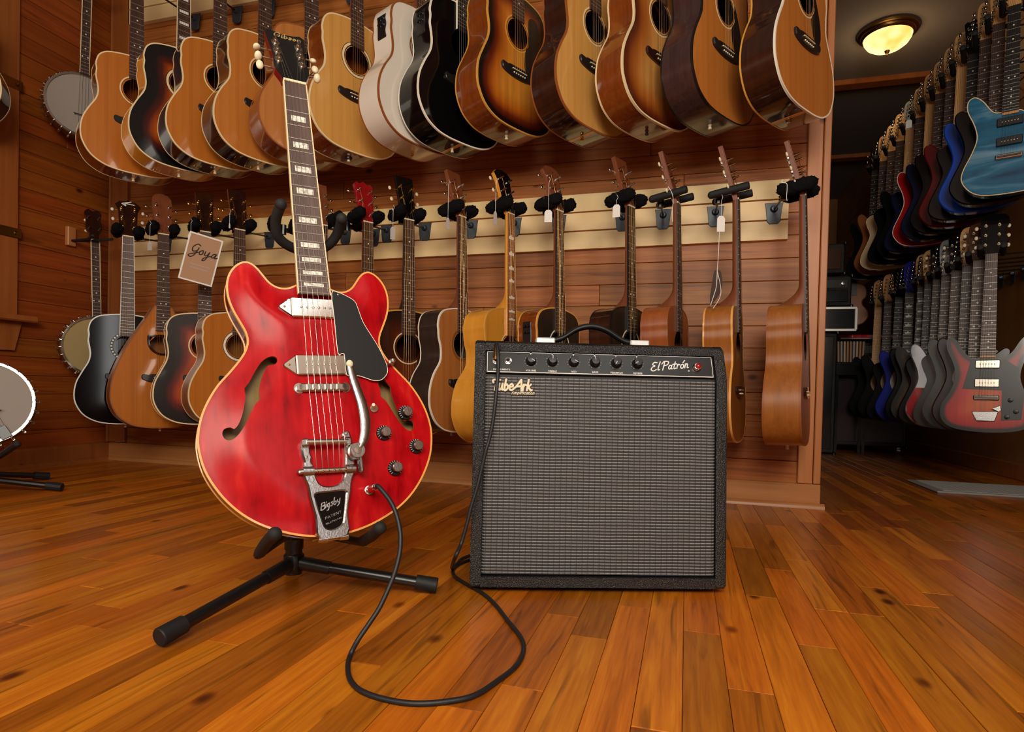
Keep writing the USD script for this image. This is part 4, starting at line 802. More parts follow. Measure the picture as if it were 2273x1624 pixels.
# lower row, from the near end into the depth
e = electric("red sunburst double-horned electric guitar with a black pickguard and chrome hardware, nearest in the lower row", 3.18, 1.055, -22, "horned", "burst_red", "fingerboard_grey", "bat", "gloss_black", "dot", None, "nickel", "gloss_black", burst_=True, pegm="ivory")
gp = sg.Polygon([(-.057, -.467), (.048, -.467), (.125, -.53), (.130, -.66), (.124, -.745), (.055, -.752), (.055, -.617), (-.088, -.612)])
e.part("pickguard", slab(gp.intersection(sg.Polygon(BODY["horned"]).buffer(-.008)), .0138, .0165), "satin_black", smooth=False)
e.part("tailpiece", cat([slab(sg.Polygon([(-.05, -.715), (.045, -.712), (.033, -.757), (-.032, -.757)]), .004, .015, .002), slab(sg.Polygon([(.02, -.70), (.05, -.685), (.055, -.705), (.045, -.715)]), .0, .010, .002)]), "alloy", smooth=False)
LOWE = [(3.30, "double", "e_plum", "white-guarded plum electric guitar right behind the red sunburst one", dict(guard="e_white", fb="fingerboard_grey", head="bat", hm="e_brown", pegm="ivory", mr=.005)),
 (3.415, "double", "burst_gold", "gold-centred sunburst electric guitar, third along the lower right-hand row", dict(burst_=True, fb="fingerboard", hm="maple_neck")),
 (3.54, "single", "burst_gold", "sunburst single-cut electric guitar with a plain brown fingerboard, in the lower right-hand row", dict(burst_=True, fb="fingerboard_grey", head="crown", hm="gloss_black", pegm="ivory")),
 (3.665, "double", "e_silver", "metallic silver electric guitar with a red lower half", dict(fb="fingerboard_grey", hm="e_silver", guard=None)),
 (3.78, "single", "e_black", "black single-cut electric guitar between the silver and the gold sunburst ones", dict(fb="fingerboard", head="crown", hm="gloss_black", pegm="ivory")),
 (3.90, "double", "burst_gold", "small-looking gold sunburst electric guitar next to the blue one", dict(burst_=True, fb="ebony", hm="maple_neck")),
 (4.01, "double", "e_black", "black electric guitar with bracket-shaped inlays, lower right-hand row", dict(fb="ebony", hm="maple_neck", mk="block")),
 (4.21, "double", "e_royal", "deep blue electric guitar with a blue headstock", dict(fb="ebony", hm="e_royal", mk="crown", guard="e_white")),
 (4.40, "single", "e_black", "black electric guitar just beyond the deep blue one", dict(fb="ebony", hm="gloss_black", guard="e_cream")),
 (4.62, "double", "e_black", "black electric guitar with a bright chrome edge near the far end of the lower row", dict(fb="fingerboard", hm="maple_neck", guard="e_cream")),
 (4.84, "double", "e_black", "dark electric guitar with a pale maple headstock at the far end of the lower row", dict(fb="maple_neck", hm="maple_neck"))]
for y, bd, c, lab, kw in LOWE:
    e = electric(lab, y, 1.052, -22, bd, c, **kw)
    if c == "e_silver": e.part("lower_panel", slab(sg.Polygon(BODY["double"]).buffer(-.004).intersection(sg.box(-.2, -.9, .2, -.60)), .0140, .0165), "e_red", smooth=False)
# upper row
UPE = [(3.06, "double", "blue_flame", "flamed blue electric guitar with pale edging and black hardware, nearest in the upper row", dict(fb="ebony", hm="maple_neck", pick="black_plastic", bind="bind_cream", head="point")),
 (3.19, "double", "e_black", "black electric guitar directly behind the flamed blue one", dict(fb="fingerboard", hm="maple_neck")),
 (3.315, "double", "e_blue", "bright blue electric guitar in the upper right-hand row", dict(fb="fingerboard", hm="maple_neck")),
 (3.44, "single", "e_black", "black single-cut electric guitar behind the bright blue one", dict(fb="ebony", head="crown", hm="gloss_black")),
 (3.57, "double", "e_darkred", "dark red electric guitar, upper right-hand row", dict(fb="maple_neck", hm="maple_neck", mk=None)),
 (3.70, "double", "e_black", "black electric guitar between the dark red and the navy ones", dict(fb="fingerboard", hm="maple_neck")),
 (3.84, "double", "e_navy", "navy electric guitar, upper right-hand row", dict(fb="fingerboard", hm="maple_neck")),
 (3.98, "double", "e_red", "bright red electric guitar with a pale edge, upper right-hand row", dict(fb="maple_neck", hm="maple_neck", mk=None, bind="bind_white")),
 (4.14, "single", "e_navy", "dark blue single-cut electric guitar beyond the bright red one", dict(fb="fingerboard", hm="maple_neck")),
 (4.31, "double", "e_black", "black electric guitar with an ornate white headstock", dict(fb="maple_neck", hm="e_white")),
 (4.49, "single", "e_black", "black single-cut electric guitar in front of the cream one", dict(fb="fingerboard", hm="maple_neck")),
 (4.66, "single", "e_cream", "cream electric guitar, far part of the upper row", dict(fb="fingerboard", hm="maple_neck", bind="bind_cream")),
 (4.84, "double", "e_tan", "tan electric guitar, far part of the upper row", dict(fb="fingerboard", hm="maple_neck")),
 (5.03, "horned", "e_black", "black double-horned electric guitar at the far end of the upper row", dict(fb="ebony", head="crown", hm="gloss_black"))]
for y, bd, c, lab, kw in UPE: electric(lab, y, 2.07, -23, bd, c, **kw)
# empty wall hooks
for k, (px, dz) in enumerate((((2229, 549), 0), ((2229, 556), 0), ((2215, 563), 0), ((2214, 573), 0), ((2214, 585), 1), ((2214, 592), 1))):
    a = on(px, 1, 2.96 + .05 * (k % 3)); t = Thing("wall_hook", "bare chrome wall hook sticking out beyond the red sunburst guitar's neck", "hook", group="chrome slatwall hooks by the red sunburst guitar", base=(RX, a[1], a[2]))
    tip = V(1.36 + .05 * (k % 2), a[1], a[2] - .002 * k); pts = [V(RX - .004, a[1], a[2] + .02), V(RX - .05, a[1], a[2] + .016), tip]
    if dz: pts += [tip + V(-.010, 0, -.006), tip + V(-.012, 0, -.05)]
    t.part("rod", tube(pts, .0040, 8), "satin_chrome"); t.part("back_plate", cbox((RX - .012, a[1] - .02, a[2] + .005), (RX, a[1] + .02, a[2] + .045), .002), "chrome", smooth=False)
p = on((2018, 258), 1, 3.92); tag("white price tag hanging among the lamp-lit headstocks of the upper electric row", p, .02, (.03, .045), "paper_white", -20)

# ceiling lamp
lx, ly = 1.17, 4.42
L = Thing("ceiling_lamp", "round flush ceiling lamp with a brass rim and a glowing amber glass bowl", "lamp", base=(lx, ly, CEIL))
S_ = shift(lx, ly, CEIL)
L.part("brass_rim", turned(lathe([(.165, 0), (.172, -.006), (.170, -.018), (.155, -.024), (.152, -.036), (.140, -.044), (.132, -.040)], 40), S_), "brass_dark")
L.part("glass_bowl", turned(lathe([(.138, -.036), (.134, -.058), (.118, -.084), (.090, -.105), (.055, -.118), (.02, -.124), (0, -.125)], 40), S_), "lamp_glass", smooth=60)
L.part("finial", turned(lathe([(0, -.152), (.006, -.148), (.012, -.138), (.016, -.128), (.010, -.122), (0, -.120)], 14), S_), "brass_dark")
l = UsdLux.SphereLight.Define(stage, "/World/lamp_bulb_light"); l.CreateRadiusAttr(.05); l.CreateIntensityAttr(34.0); l.CreateColorAttr(Gf.Vec3f(1., .66, .32)); l.AddTranslateOp().Set(Gf.Vec3d(lx, ly, CEIL - .23))

# floor vent
vq = Thing("floor_vent", "flat grey metal floor vent lying on the boards below the electric guitars", "vent", base=(1.30, 3.26, 0))
P4 = [V(1.05, 3.02, 0), V(1.60, 3.05, 0), V(1.58, 3.52, 0), V(1.08, 3.37, 0)]
vq.part("frame", cbox((1.05, 3.02, .0), (1.60, 3.40, .010), .004), "vent_grey", smooth=False)
vq.part("louvres", cat(box((1.08, 3.045 + .0135 * k, .0095), (1.57, 3.052 + .0135 * k, .0125)) for k in range(25)), "vent_grey", smooth=False, kind="stuff")

# amplifiers, case and records at the far end of the electric row
def cabinet(label, x0, y0, z0, w, d, h, grille="e_brown", casters=True, knobs=0, face=True, cat_="amplifier", name="speaker_cabinet"):
    t = Thing(name, label, cat_, base=(x0 + w / 2, y0 + d / 2, z0)); zc = z0 + (.05 if casters else .006)
    t.part("case", cbox((x0, y0, zc), (x0 + w, y0 + d, z0 + h), .008), "tolex", smooth=False)
    gz1 = z0 + h - (.10 if knobs else .03)
    t.part("grille", cbox((x0 + .025, y0 - .006, zc + .03), (x0 + w - .025, y0 + .002, gz1), .003), grille, smooth=False)
    if knobs:
        t.part("control_panel", cbox((x0 + .025, y0 - .004, z0 + h - .085), (x0 + w - .025, y0 + .002, z0 + h - .025), .002), "satin_black", smooth=False)
        for k in range(knobs): t.part("knob", lathe([(0, .018), (.012, .017), (.014, 0)], 10, "y").apply_translation((x0 + .06 + k * (w - .12) / max(knobs - 1, 1), y0 - .004, z0 + h - .055)), "nickel")
    for cx in (x0, x0 + w):
        t.part("corner_cap", cat(ball((cx, y0, zz), .016, 4) for zz in (zc, z0 + h)), "black_metal")
        if casters: t.part("caster", cat([rod((cx + (.04 if cx == x0 else -.04) - .012, y0 + .05, z0 + .024), (cx + (.04 if cx == x0 else -.04) + .012, y0 + .05, z0 + .024), .024, seg=12), cbox((cx + (.04 if cx == x0 else -.04) - .015, y0 + .03, z0 + .024), (cx + (.04 if cx == x0 else -.04) + .015, y0 + .07, z0 + .055), .003)]), "nickel", smooth=40)
    for s in (-1, 1): t.part("side_handle", cbox((x0 + w / 2 + s * .15 - .05, y0 + d / 2, z0 + h), (x0 + w / 2 + s * .15 + .05, y0 + d / 2 + .03, z0 + h + .014), .004), "black_rubber", smooth=False)
    return t
cabinet("tall black speaker cabinet standing beside the end post in the back of the shop", .55, 4.75, 0, .46, .36, .86, "e_black", False)
cabinet("black speaker cabinet on casters under the far electric guitars", 1.02, 5.02, 0, .52, .36, .56, "e_plum", True)
cabinet("open-topped black amplifier standing on the castered cabinet", 1.04, 5.06, .58, .48, .30, .24, "tolex_guard", False, 4)
cabinet("dark amplifier head with chrome knobs on top of the silver-edged case", .60, 4.80, 1.045, .50, .28, .22, "e_black", False, 3)
cabinet("small dark amplifier at the top of the far stack", .62, 4.84, 1.285, .44, .26, .22, "e_brown", False)
fc = Thing("flight_case", "black flight case with silver metal edging on the tall cabinet", "case", base=(.85, 4.95, .875))
a0, b0 = V(.60, 4.74, .877), V(1.12, 5.10, 1.03)
fc.part("shell", cbox(a0, b0, .004), "e_black", smooth=False)
for z in (a0[2], b0[2]): fc.part("edge_rail", cat([cbox((a0[0] - .004, a0[1] - .004, z - .009), (b0[0] + .004, a0[1] + .012, z + .009), .002)]), "satin_chrome", smooth=False)
for x in (a0[0], b0[0]): fc.part("corner_rail", cbox((x - .009, a0[1] - .005, a0[2]), (x + .009, a0[1] + .012, b0[2]), .002), "satin_chrome", smooth=False)
fc.part("latch", cbox((.83, 4.732, .93), (.89, 4.742, .98), .002), "nickel", smooth=False)
rb = Thing("folder", "red folder lying flat on top of the far black amplifier", "folder", base=(1.28, 5.1, .84))
rb.part("cover", cbox((1.08, 5.0, .846), (1.50, 5.28, .868), .003), "e_red", smooth=False); rb.part("pages", cbox((1.085, 5.003, .836), (1.49, 5.277, .846), .001), "paper_grey", smooth=False)
for k in range(9):
    x = 1.05 + k * .019; r = Thing("record_sleeve", ["thin record sleeve in the far row of sleeves under the red folder"][0], "record", group="record sleeves in the far stack", base=(x, 4.90, .585))
    r.part("sleeve", turned(cbox((0, 0, 0), (.012, .10, .225), .001), shift(x, 4.90, .585) @ rot("y", rad(-2 + .4 * k))), ["card_tan", "paper_grey", "e_cream", "card_tan"][k % 4], smooth=False)
sh = Thing("record_crate", "dark crate holding the row of record sleeves at the far end", "crate", base=(1.14, 4.93, .5))
sh.part("base", cbox((1.03, 4.88, .565), (1.24, 5.02, .585), .003), "e_black", smooth=False); sh.part("front", cbox((1.03, 4.875, .565), (1.24, 4.885, .66), .002), "e_black", smooth=False)
sh.part("legs", cat(box((x, y, 0), (x + .02, y + .02, .566)) for x in (1.035, 1.215) for y in (4.885, 4.995)), "e_black", smooth=False)
vi = Thing("violin", "small brown violin hanging at the far end above the red folder", "violin", pose(1.22, 5.25, 1.46, -14, 0, 3, 1.), base=(0, .02, -.50))
vr = crom([(0, -.50), (.06, -.49), (.10, -.44), (.095, -.39), (.062, -.345), (.060, -.31), (.083, -.28), (.08, -.22), (.05, -.18), (0, -.17), (-.05, -.18), (-.08, -.22), (-.083, -.28), (-.060, -.31), (-.062, -.345), (-.095, -.39), (-.10, -.44), (-.06, -.49)], 4, True)
vi.part("body", slab(sg.Polygon(vr).buffer(0), 0, .04, .006), "trim_pine_dark"); vi.part("fingerboard", loft([[(-w, -.012, z), (w, -.012, z), (w, -.004, z), (-w, -.004, z)] for w, z in ((.012, 0), (.021, -.27))]), "ebony", smooth=False)
vi.part("neck", rod((0, 0, .01), (0, .004, -.18), .011), "mahogany_gloss"); vi.part("scroll", cat([tube(crom([(0, 0, 0), (0, .004, .05), (0, -.006, .085), (0, -.016, .072), (0, -.008, .062)], 5), .009), rod((-.03, .004, .03), (.03, .004, .03), .003), rod((-.03, .002, .05), (.03, .002, .05), .003)]), "mahogany_gloss"); vi.part("tailpiece", slab(sg.Polygon([(-.008, -.49), (.008, -.49), (.02, -.39), (-.02, -.39)]), -.010, -.004), "ebony", smooth=False); vi.part("bridge", cbox((-.02, -.02, -.352), (.02, 0, -.348), .001), "maple_neck", smooth=False)
hk = Thing("wall_hook", "long rod from the right wall that carries the violin", "hook", base=(RX, 5.27, 1.49)); hk.part("rod", tube([(RX, 5.27, 1.49), (1.30, 5.27, 1.49), (1.17, 5.262, 1.485)], .006), "black_metal")

# ---------------------------------------------------------------- the red thinline guitar on its stand
RS, RG_S = .97, .6286
RM = pose(-.74383, 1.0198, .98365, math.degrees(.81705), math.degrees(-.03703), math.degrees(.29422), RS)
G = Thing("electric_guitar", "cherry-red hollow-body electric guitar with f-holes and a chrome vibrato tailpiece on the floor stand", "guitar", RM, base=(0, .035, -.889))
rh = [(0, -.8895), (.030, -.888), (.063, -.8805), (.093, -.869), (.118, -.856), (.142, -.838), (.163, -.8155), (.180, -.790), (.193, -.762), (.1995, -.733), (.2005, -.708), (.195, -.678), (.184, -.650), (.1675, -.622), (.149, -.600), (.132, -.578), (.1215, -.560), (.1172, -.543), (.1200, -.526), (.128, -.508), (.137, -.488), (.1435, -.466), (.1450, -.443), (.1415, -.424), (.1335, -.4085), (.123, -.398), (.1120, -.3935), (.1015, -.3965), (.092, -.4055), (.083, -.4185), (.0745, -.4300), (.064, -.4375), (.052, -.4400), (.040, -.4380), (.0285, -.4320)]
rc = crom(rh, 3)[1:]; RING = np.vstack([[(0, -.8895)], rc, (rc * (-1, 1))[::-1]]); RY = .016; RT_ = .042
fh = np.array([(-.0796, -.5721), (-.0891, -.5752), (-.0996, -.5844), (-.1107, -.6024), (-.1200, -.6195), (-.1275, -.6298), (-.1265, -.6417), (-.1296, -.6591), (-.1345, -.6782), (-.141, -.6926), (-.1471, -.6988), (-.1523, -.6958), (-.1612, -.6972), (-.1648, -.7043), (-.1625, -.7130), (-.1554, -.7175), (-.1459, -.7136), (-.1358, -.7016), (-.1252, -.6829), (-.1185, -.6681), (-.112, -.6573), (-.1047, -.65), (-.1055, -.6377), (-.1019, -.6202), (-.0958, -.6024), (-.0877, -.5895), (-.0785, -.5885), (-.0728, -.5831), (-.0730, -.5755)])
fh = crom(fh, 2, True); fhR = fh * (-1, 1)
def arch(d, pts=None): u = np.clip(d / .075, 0, 1); return RY - .011 * (3 * u * u - 2 * u ** 3)
rp = sg.Polygon(RING).buffer(0); rp = sg.Polygon(np.array(rp.exterior.coords)[:-1])
m, d = plate(sg.Polygon(rp.exterior.coords, [fh, fhR]), arch, .008)
G.part("top", m, "cherry_top", smooth=60)
RR = np.array(rp.exterior.coords)[:-1]
G.part("sides", loft([np.stack([RR[:, 0], np.full(len(RR), RY), RR[:, 1]], 1), np.stack([RR[:, 0], np.full(len(RR), RY + RT_), RR[:, 1]], 1)], False), "cherry_side", smooth=50)
m2, d2 = plate(rp, lambda d, p: RY + RT_ + .009 * np.clip(d / .08, 0, 1) ** .7, .014); G.part("back", TM(m2.vertices, m2.faces[:, ::-1]), "cherry_side", smooth=60)
G.part("top_binding", hoop(RR, .0024, .0010, RY - .0008, RY + .0055), "bind_amber")
G.part("back_binding", hoop(RR, .0030, .0010, RY + RT_ - .004, RY + RT_ + .0008), "bind_amber")
for s_, F in ((1, fh), (-1, fhR)):
    q = sg.Polygon(F).buffer(0); c = np.array(q.exterior.coords)[:-1]; dd = np.array([rp.exterior.distance(sg.Point(x)) for x in c]); y = arch(dd)
    G.part("f_hole_edge", loft([np.stack([c[:, 0], y, c[:, 1]], 1), np.stack([c[:, 0], y + .005, c[:, 1]], 1)], False), "bind_wood", smooth=40)
G.part("inner_back", moved(TM(m2.vertices, m2.faces), (0, -.022, 0)), "lining_wood", smooth=False)
G.part("centre_block", box((-.05, RY + .003, -.80), (.05, RY + RT_, -.45)), "mahogany", smooth=False)
# neck
w0, w1, fe = .0432, .0572, -fret(RG_S, 22) - .003
fb = G.part("fingerboard", loft([[(-w / 2, 0, z), (w / 2, 0, z), (w / 2, .0065, z), (-w / 2, .0065, z)] for w, z in ((w0, 0), (w1, fe))]), "fingerboard_grey", smooth=False)
for i in range(1, 23):
    z = -fret(RG_S, i); w = w0 + (w1 - w0) * z / fe
    G.part("fret", tube([(-w / 2 + .0006, -.0004, z), (w / 2 - .0006, -.0004, z)], .00105, 6), "fret_wire", parent=fb)
for n in (3, 5, 7, 9, 12, 15, 17, 19, 21):
    a, b = fret(RG_S, n - 1), fret(RG_S, n); z = -(a + b) / 2; hgt = min(.0062, (b - a) * .30); w = .0125 + .0055 * z / fe
    G.part("block_inlay", box((-w, -.0004, z - hgt), (w, .0004, z + hgt)), "pearl_block", parent=fb, smooth=False)
for sd in (-1, 1): G.part("edge_binding", loft([[(sd * (w / 2 - .0012), -.0004, z), (sd * (w / 2 + .0012), -.0004, z), (sd * (w / 2 + .0012), .0068, z), (sd * (w / 2 - .0012), .0068, z)] for w, z in ((w0, 0), (w1, fe))]), "bind_cream", parent=fb, smooth=False)
G.part("neck", neck_mesh(RG_S, -.440, w0 + .001, w1, .016, .020, .0064, .040, .7), "cherry_side", smooth=45)
G.part("nut", cbox((-.0220, -.0024, -.0012), (.0220, .0062, .0046), .0007), "ivory", smooth=False)
hp = sg.Polygon([(x * 1.04, z * 1.10 if z > .02 else z) for x, z in [(.0218, .0046), (.0235, .016), (.0315, .034), (.0330, .045), (.0310, .075), (.0385, .150), (.0300, .158), (.020, .1535), (0, .150), (-.020, .1535), (-.0300, .158), (-.0385, .150), (-.0310, .075), (-.0330, .045), (-.0315, .034), (-.0235, .016), (-.0218, .0046)]])
A17 = 17
h = G.part("headstock", hd(slab(hp, .0025, .0165, .001), A17), "cherry_side", smooth=False)
G.part("face_veneer", hd(slab(hp.buffer(-.0003), .0005, .0027), A17), "satin_black", parent=h, smooth=False)
gib = [[(.75, .82), (.5, 1.0), (.15, .75), (.1, .3), (.4, .05), (.7, .3), (.68, .5), (.45, .48)], [(1.0, .55), (.98, .1), (1.1, .08)], [(1.02, .78), (1.05, .80)], [(1.3, 1.05), (1.3, .1), (1.5, .05), (1.65, .3), (1.5, .52), (1.32, .4)], [(2.15, .5), (1.95, .55), (1.9, .38), (2.12, .22), (2.05, .06), (1.85, .1)], [(2.5, .53), (2.35, .3), (2.5, .06), (2.7, .3), (2.5, .53)], [(2.92, .52), (2.92, .06)], [(2.93, .35), (3.12, .54), (3.25, .4), (3.25, .05)]]
G.part("lettering", hd(pen(gib, .15, .0165, -.0245, .1480, -.0002, .0006, shear=.15), A17), "gold_print", parent=h, smooth=False)
PP = [(-.0275, .068), (-.0275, .0985), (-.0275, .129), (.0275, .129), (.0275, .0985), (.0275, .068)]
c17, s17 = math.cos(rad(A17)), math.sin(rad(A17)); posts = []
for k, (x, z) in enumerate(PP):
    sd = 1 if x > 0 else -1; x *= .82
    q = [turned(lathe([(0, .0150), (.0030, .0145), (.0032, .007), (.0048, .0062), (.0060, .0012), (.0085, .0008), (.0088, 0)], 12, "y"), shift(x, .0005, z)), cbox((x - .009, .0165, z - .010), (x + .009, .024, z + .010), .002), rod((x, .021, z), (x + sd * .026, .021, z), .0019, seg=8)]
    e = G.part("tuning_peg", hd(cat(q), A17), "nickel", smooth=40)
    G.part("peg_button", hd(turned(ball((0, 0, 0), .0095, 7, (.78, .62, 1.0)), shift(x + sd * .034, .021, z) @ rot("x", .5 + .7 * k)), A17), "ivory", parent=e, smooth=60)
    posts.append((x, -.009 * c17 + z * s17, z * c17 + .009 * s17))
order = [0, 1, 2, 3, 4, 5]
BR = (-.6265, -.6340)
for i in range(6):
    u = i / 5. - .5; a = V(u * .0355, -.0024, 0); b = V(u * .0516, -.0050, -.6286 - .0012 * (5 - i)); rr = [.00062, .00052, .00044, .00036, .0003, .00026][i] * .85
    G.part("string", tube([posts[i], a, b, V(u * .0505 - .002, -.0185 + .0, -.7320), V(u * .0480 - .001, -.006, -.7815)], rr, 5, False), "steel_string")
# pickups with dog-ear covers
for zc, mt in ((-.4815, "chrome"), (-.5905, "nickel")):
    y0 = arch(np.array([.1]))[0]; yt = -.0008 if zc > -.55 else -.0015
    k = G.part("pickup", cat([cbox((-.0425, yt, zc - .0190), (.0415, y0 + .004, zc + .0190), .0022), slab(sg.Polygon([(-.0425, zc - .0185), (-.0425, zc + .0185), (-.0630, zc + .003), (-.0645, zc), (-.0630, zc - .003)]), y0 - .0042, y0 + .004, .0015)] + ([slab(sg.Polygon([(.0415, zc - .0185), (.0415, zc + .0185), (.060, zc)]), y0 - .003, y0 + .004)] if 1 else [])), mt, smooth=30)
    for u in np.linspace(-.5, .5, 6): G.part("pole_screw", turned(lathe([(0, .0012), (.0019, .0010), (.0024, 0)], 8, "y"), shift(u * .051, yt, zc)), "nickel", parent=k)
    G.part("cover_screw", turned(lathe([(0, .0008), (.0018, .0006), (.0022, 0)], 8, "y"), shift(-.0545, y0 - .0042, zc)), "brass_dark", parent=k)
# tune-style bridge
yb = arch(np.array([.1]))[0]
k = G.part("bridge", cat([cbox((-.0435, -.0035, -.6400), (.0425, .0050, -.6250), .0025), rod((-.0400, .0075, -.6325), (-.0400, -.0035, -.6325), .0062, seg=14), rod((.0395, .0075, -.6320), (.0395, -.0035, -.6320), .0062, seg=14)]), "nickel", smooth=35)
for i in range(6):
    u = i / 5. - .5; G.part("saddle", loft([[(u * .0516 + dx, y, z) for dx, z in ((-.0030, -.6370), (.0030, -.6370), (.0030, -.6275), (-.0030, -.6275))] for y in (-.0035, -.0066)]), "nickel", parent=k, smooth=False)
for sd in (-.0400, .0395): G.part("thumb_wheel", turned(lathe([(0, .0022), (.0095, .0022), (.0098, 0), (.0095, -.0022), (0, -.0022)], 16, "y"), shift(sd, .0055, -.6324)), "nickel", parent=k)
# guard plate
gp = crom([(.0305, -.4505), (.042, -.4478), (.0605, -.4555), (.0735, -.4650), (.0790, -.483), (.0857, -.508), (.1050, -.546), (.1165, -.574), (.1215, -.592), (.1205, -.6065), (.1085, -.6195), (.0930, -.6215), (.078, -.6165), (.0640, -.6120), (.0430, -.6100), (.0420, -.5700), (.0312, -.5690), (.0306, -.5020)], 3, True)
gq = sg.Polygon(gp).buffer(0)
G.part("pickguard", slab(gq.buffer(-.0012), -.0012, .0008), "tolex_guard", smooth=False)
G.part("pickguard_edge", slab(gq.difference(gq.buffer(-.0012)), -.0010, .0008), "bind_white", smooth=False)
G.part("pickguard_screw", turned(lathe([(0, .001), (.0019, .0008), (.0022, 0)], 8, "y"), shift(.0425, -.0012, -.4535)), "nickel")
G.part("pickguard_bracket", cat([rod((.120, .004, -.590), (.133, .010, -.583), .0022, seg=8), lathe([(0, .008), (.0040, .0075), (.0042, .001), (.0062, 0), (.0062, -.004)], 12, "y").apply_translation((.1345, .004, -.5820))]), "nickel", smooth=40)
# controls
for x, z in ((.1489, -.6828), (.1019, -.7200), (.1631, -.7477), (.1161, -.7858)):
    y = arch(np.array([rp.exterior.distance(sg.Point(x, z))]))[0]; M = shift(x, y, z)
    k = G.part("control_knob", turned(cat([lathe([(0, .004), (.0125, .0045), (.0140, .0015), (.0142, 0)], 26, "y"), lathe([(.0080, .0165), (.0086, .004)], 24, "y")]), M), "black_plastic", smooth=35)
    G.part("knob_cap", turned(lathe([(0, .0188), (.0080, .0187), (.0091, .0178), (.0091, .0155)], 24, "y"), M), "alloy", parent=k, smooth=30)
    G.part("dial_marks", cat(turned(box((-.0003, -.0047, .0100), (.0003, -.0030, .0136)), M @ rot("y", a)) for a in np.linspace(-2.4, 2.4, 15)), "white_print", parent=k, smooth=False)
M = shift(.088, arch(np.array([.1]))[0], -.6733)
k = G.part("pickup_switch", turned(lathe([(.0035, .004), (.0075, .0038), (.0082, 0)], 16, "y"), M), "nickel"); G.part("switch_tip", turned(tube([(0, -.003, 0), (-.004, -.014, .002), (-.0055, -.019, .003)], [.0026, .0036, .0030], 10), M), "ivory", parent=k)
JX, JZ = .0640, -.8206; jy = arch(np.array([rp.exterior.distance(sg.Point(JX, JZ))]))[0]
G.part("output_jack", turned(lathe([(0, .006), (.0052, .006), (.0058, .003), (.0082, .0025), (.0088, 0)], 14, "y"), shift(JX, jy, JZ)), "nickel")
# vibrato tailpiece
ya = arch(np.array([.06]))[0]
out = [(-.0460, -.7285), (-.0335, -.7290), (-.0335, -.7480), (-.0310, -.7560), (-.0330, -.7640), (-.0290, -.7720), (-.0275, -.7880), (-.0240, -.8000), (-.0165, -.8065), (-.0040, -.8085), (.0095, -.8060), (.0180, -.7985), (.0225, -.7860), (.0240, -.7700), (.0260, -.7560), (.0255, -.7300), (.0230, -.7230), (.0260, -.7150), (.0330, -.7135), (.0375, -.7190), (.0385, -.7330), (.0400, -.7600), (.0400, -.7840), (.0330, -.8010), (.0280, -.8230), (.0205, -.8560), (.0165, -.8935), (-.0300, -.8935), (-.0335, -.8600), (-.0395, -.8250), (-.0420, -.8050), (-.0470, -.7880), (-.0475, -.7760), (-.0440, -.7650), (-.0470, -.7500)]
fp = sg.Polygon(crom(out, 3, True)).buffer(0); win = sg.Polygon(crom([(-.0290, -.8190), (-.006, -.8185), (.0185, -.8190), (.0190, -.8290), (.0130, -.8600), (.0080, -.8740), (-.0060, -.8800), (-.0190, -.8760), (-.0240, -.8600), (-.0300, -.8300)], 4, True)).buffer(0)
k = G.part("vibrato_frame", slab(fp.difference(win), -.0068, .0075, .0024), "alloy", smooth=30)
G.part("name_plate", slab(win.buffer(.001), -.0028, .004), "gloss_black", parent=k, smooth=False)
big = [[(.08, 0), (.2, .95)], [(.2, .95), (.6, .9), (.62, .6), (.2, .5)], [(.3, .5), (.68, .4), (.55, .02), (.08, 0)], [(.85, .55), (.8, .05)], [(.9, .8), (.92, .85)], [(1.35, .5), (1.1, .5), (1.05, .15), (1.3, .15), (1.4, .55), (1.25, -.3), (1.0, -.35)], [(1.85, .55), (1.65, .5), (1.85, .25), (1.75, .02), (1.55, .05)], [(2.15, 1.0), (2.05, .05), (2.35, .05), (2.4, .4), (2.12, .4)], [(2.65, .5), (2.65, .15), (2.9, .15)], [(3.0, .55), (2.9, -.1), (2.6, -.35)]]
G.part("lettering", pen(big, .15, .0118, -.0245, -.8475, -.0028, .0010, shear=.1, slope=.32, sx=.95), "alloy", parent=k, smooth=False)
G.part("small_lettering", cat([text("PATENT", .0042, -.004, -.859, -.0028, .0008, 0, False, 1.25, slope=.3), text("No.2741146", .0030, -.004, -.868, -.0028, .0008, 0, False, 1.1, slope=.3)]), "alloy", parent=k, smooth=False)
G.part("tension_bar", rod((-.0400, -.0130, -.7320), (.0300, -.0130, -.7345), .0052, seg=14), "nickel", parent=k)
G.part("string_bar", rod((-.0520, -.0040, -.7800), (.0370, -.0040, -.7825), .0048, seg=14), "nickel", parent=k)
G.part("bar_mounts", cat([cbox((-.0465, -.0170, -.7395), (-.0345, .004, -.7250), .003), cbox((.0240, -.0170, -.7420), (.0370, .004, -.7270), .003), rod((-.0475, -.004, -.780), (-.0300, -.004, -.780), .0085, seg=14), rod((.0240, -.004, -.782), (.0400, -.004, -.782), .0085, seg=14), ball((-.0525, -.004, -.780), .0048, 6)]), "alloy", parent=k, smooth=35)
G.part("frame_screws", cat(lathe([(0, .001), (.002, .0008), (.0027, 0)], 8, "y").apply_translation(q) for q in ((-.0405, -.0068, -.7560), (.0305, -.0068, -.7190))), "nickel", parent=k)
G.part("string_ball_ends", cat(ball((u * .0480 - .001, -.0085, -.7828), .0021, 5) for u in np.linspace(-.5, .5, 6)), "brass_dark", parent=k)
G.part("hinge", cat([rod((-.0310, -.002, -.8955), (-.0165, -.002, -.8955), .0052, seg=12), rod((.0030, -.002, -.8955), (.0175, -.002, -.8955), .0052, seg=12), rod((-.018, .001, -.8945), (.005, .001, -.8945), .0042, seg=10), box((-.030, .000, -.8940), (.016, .050, -.8915))]), "chrome", parent=k, smooth=35)
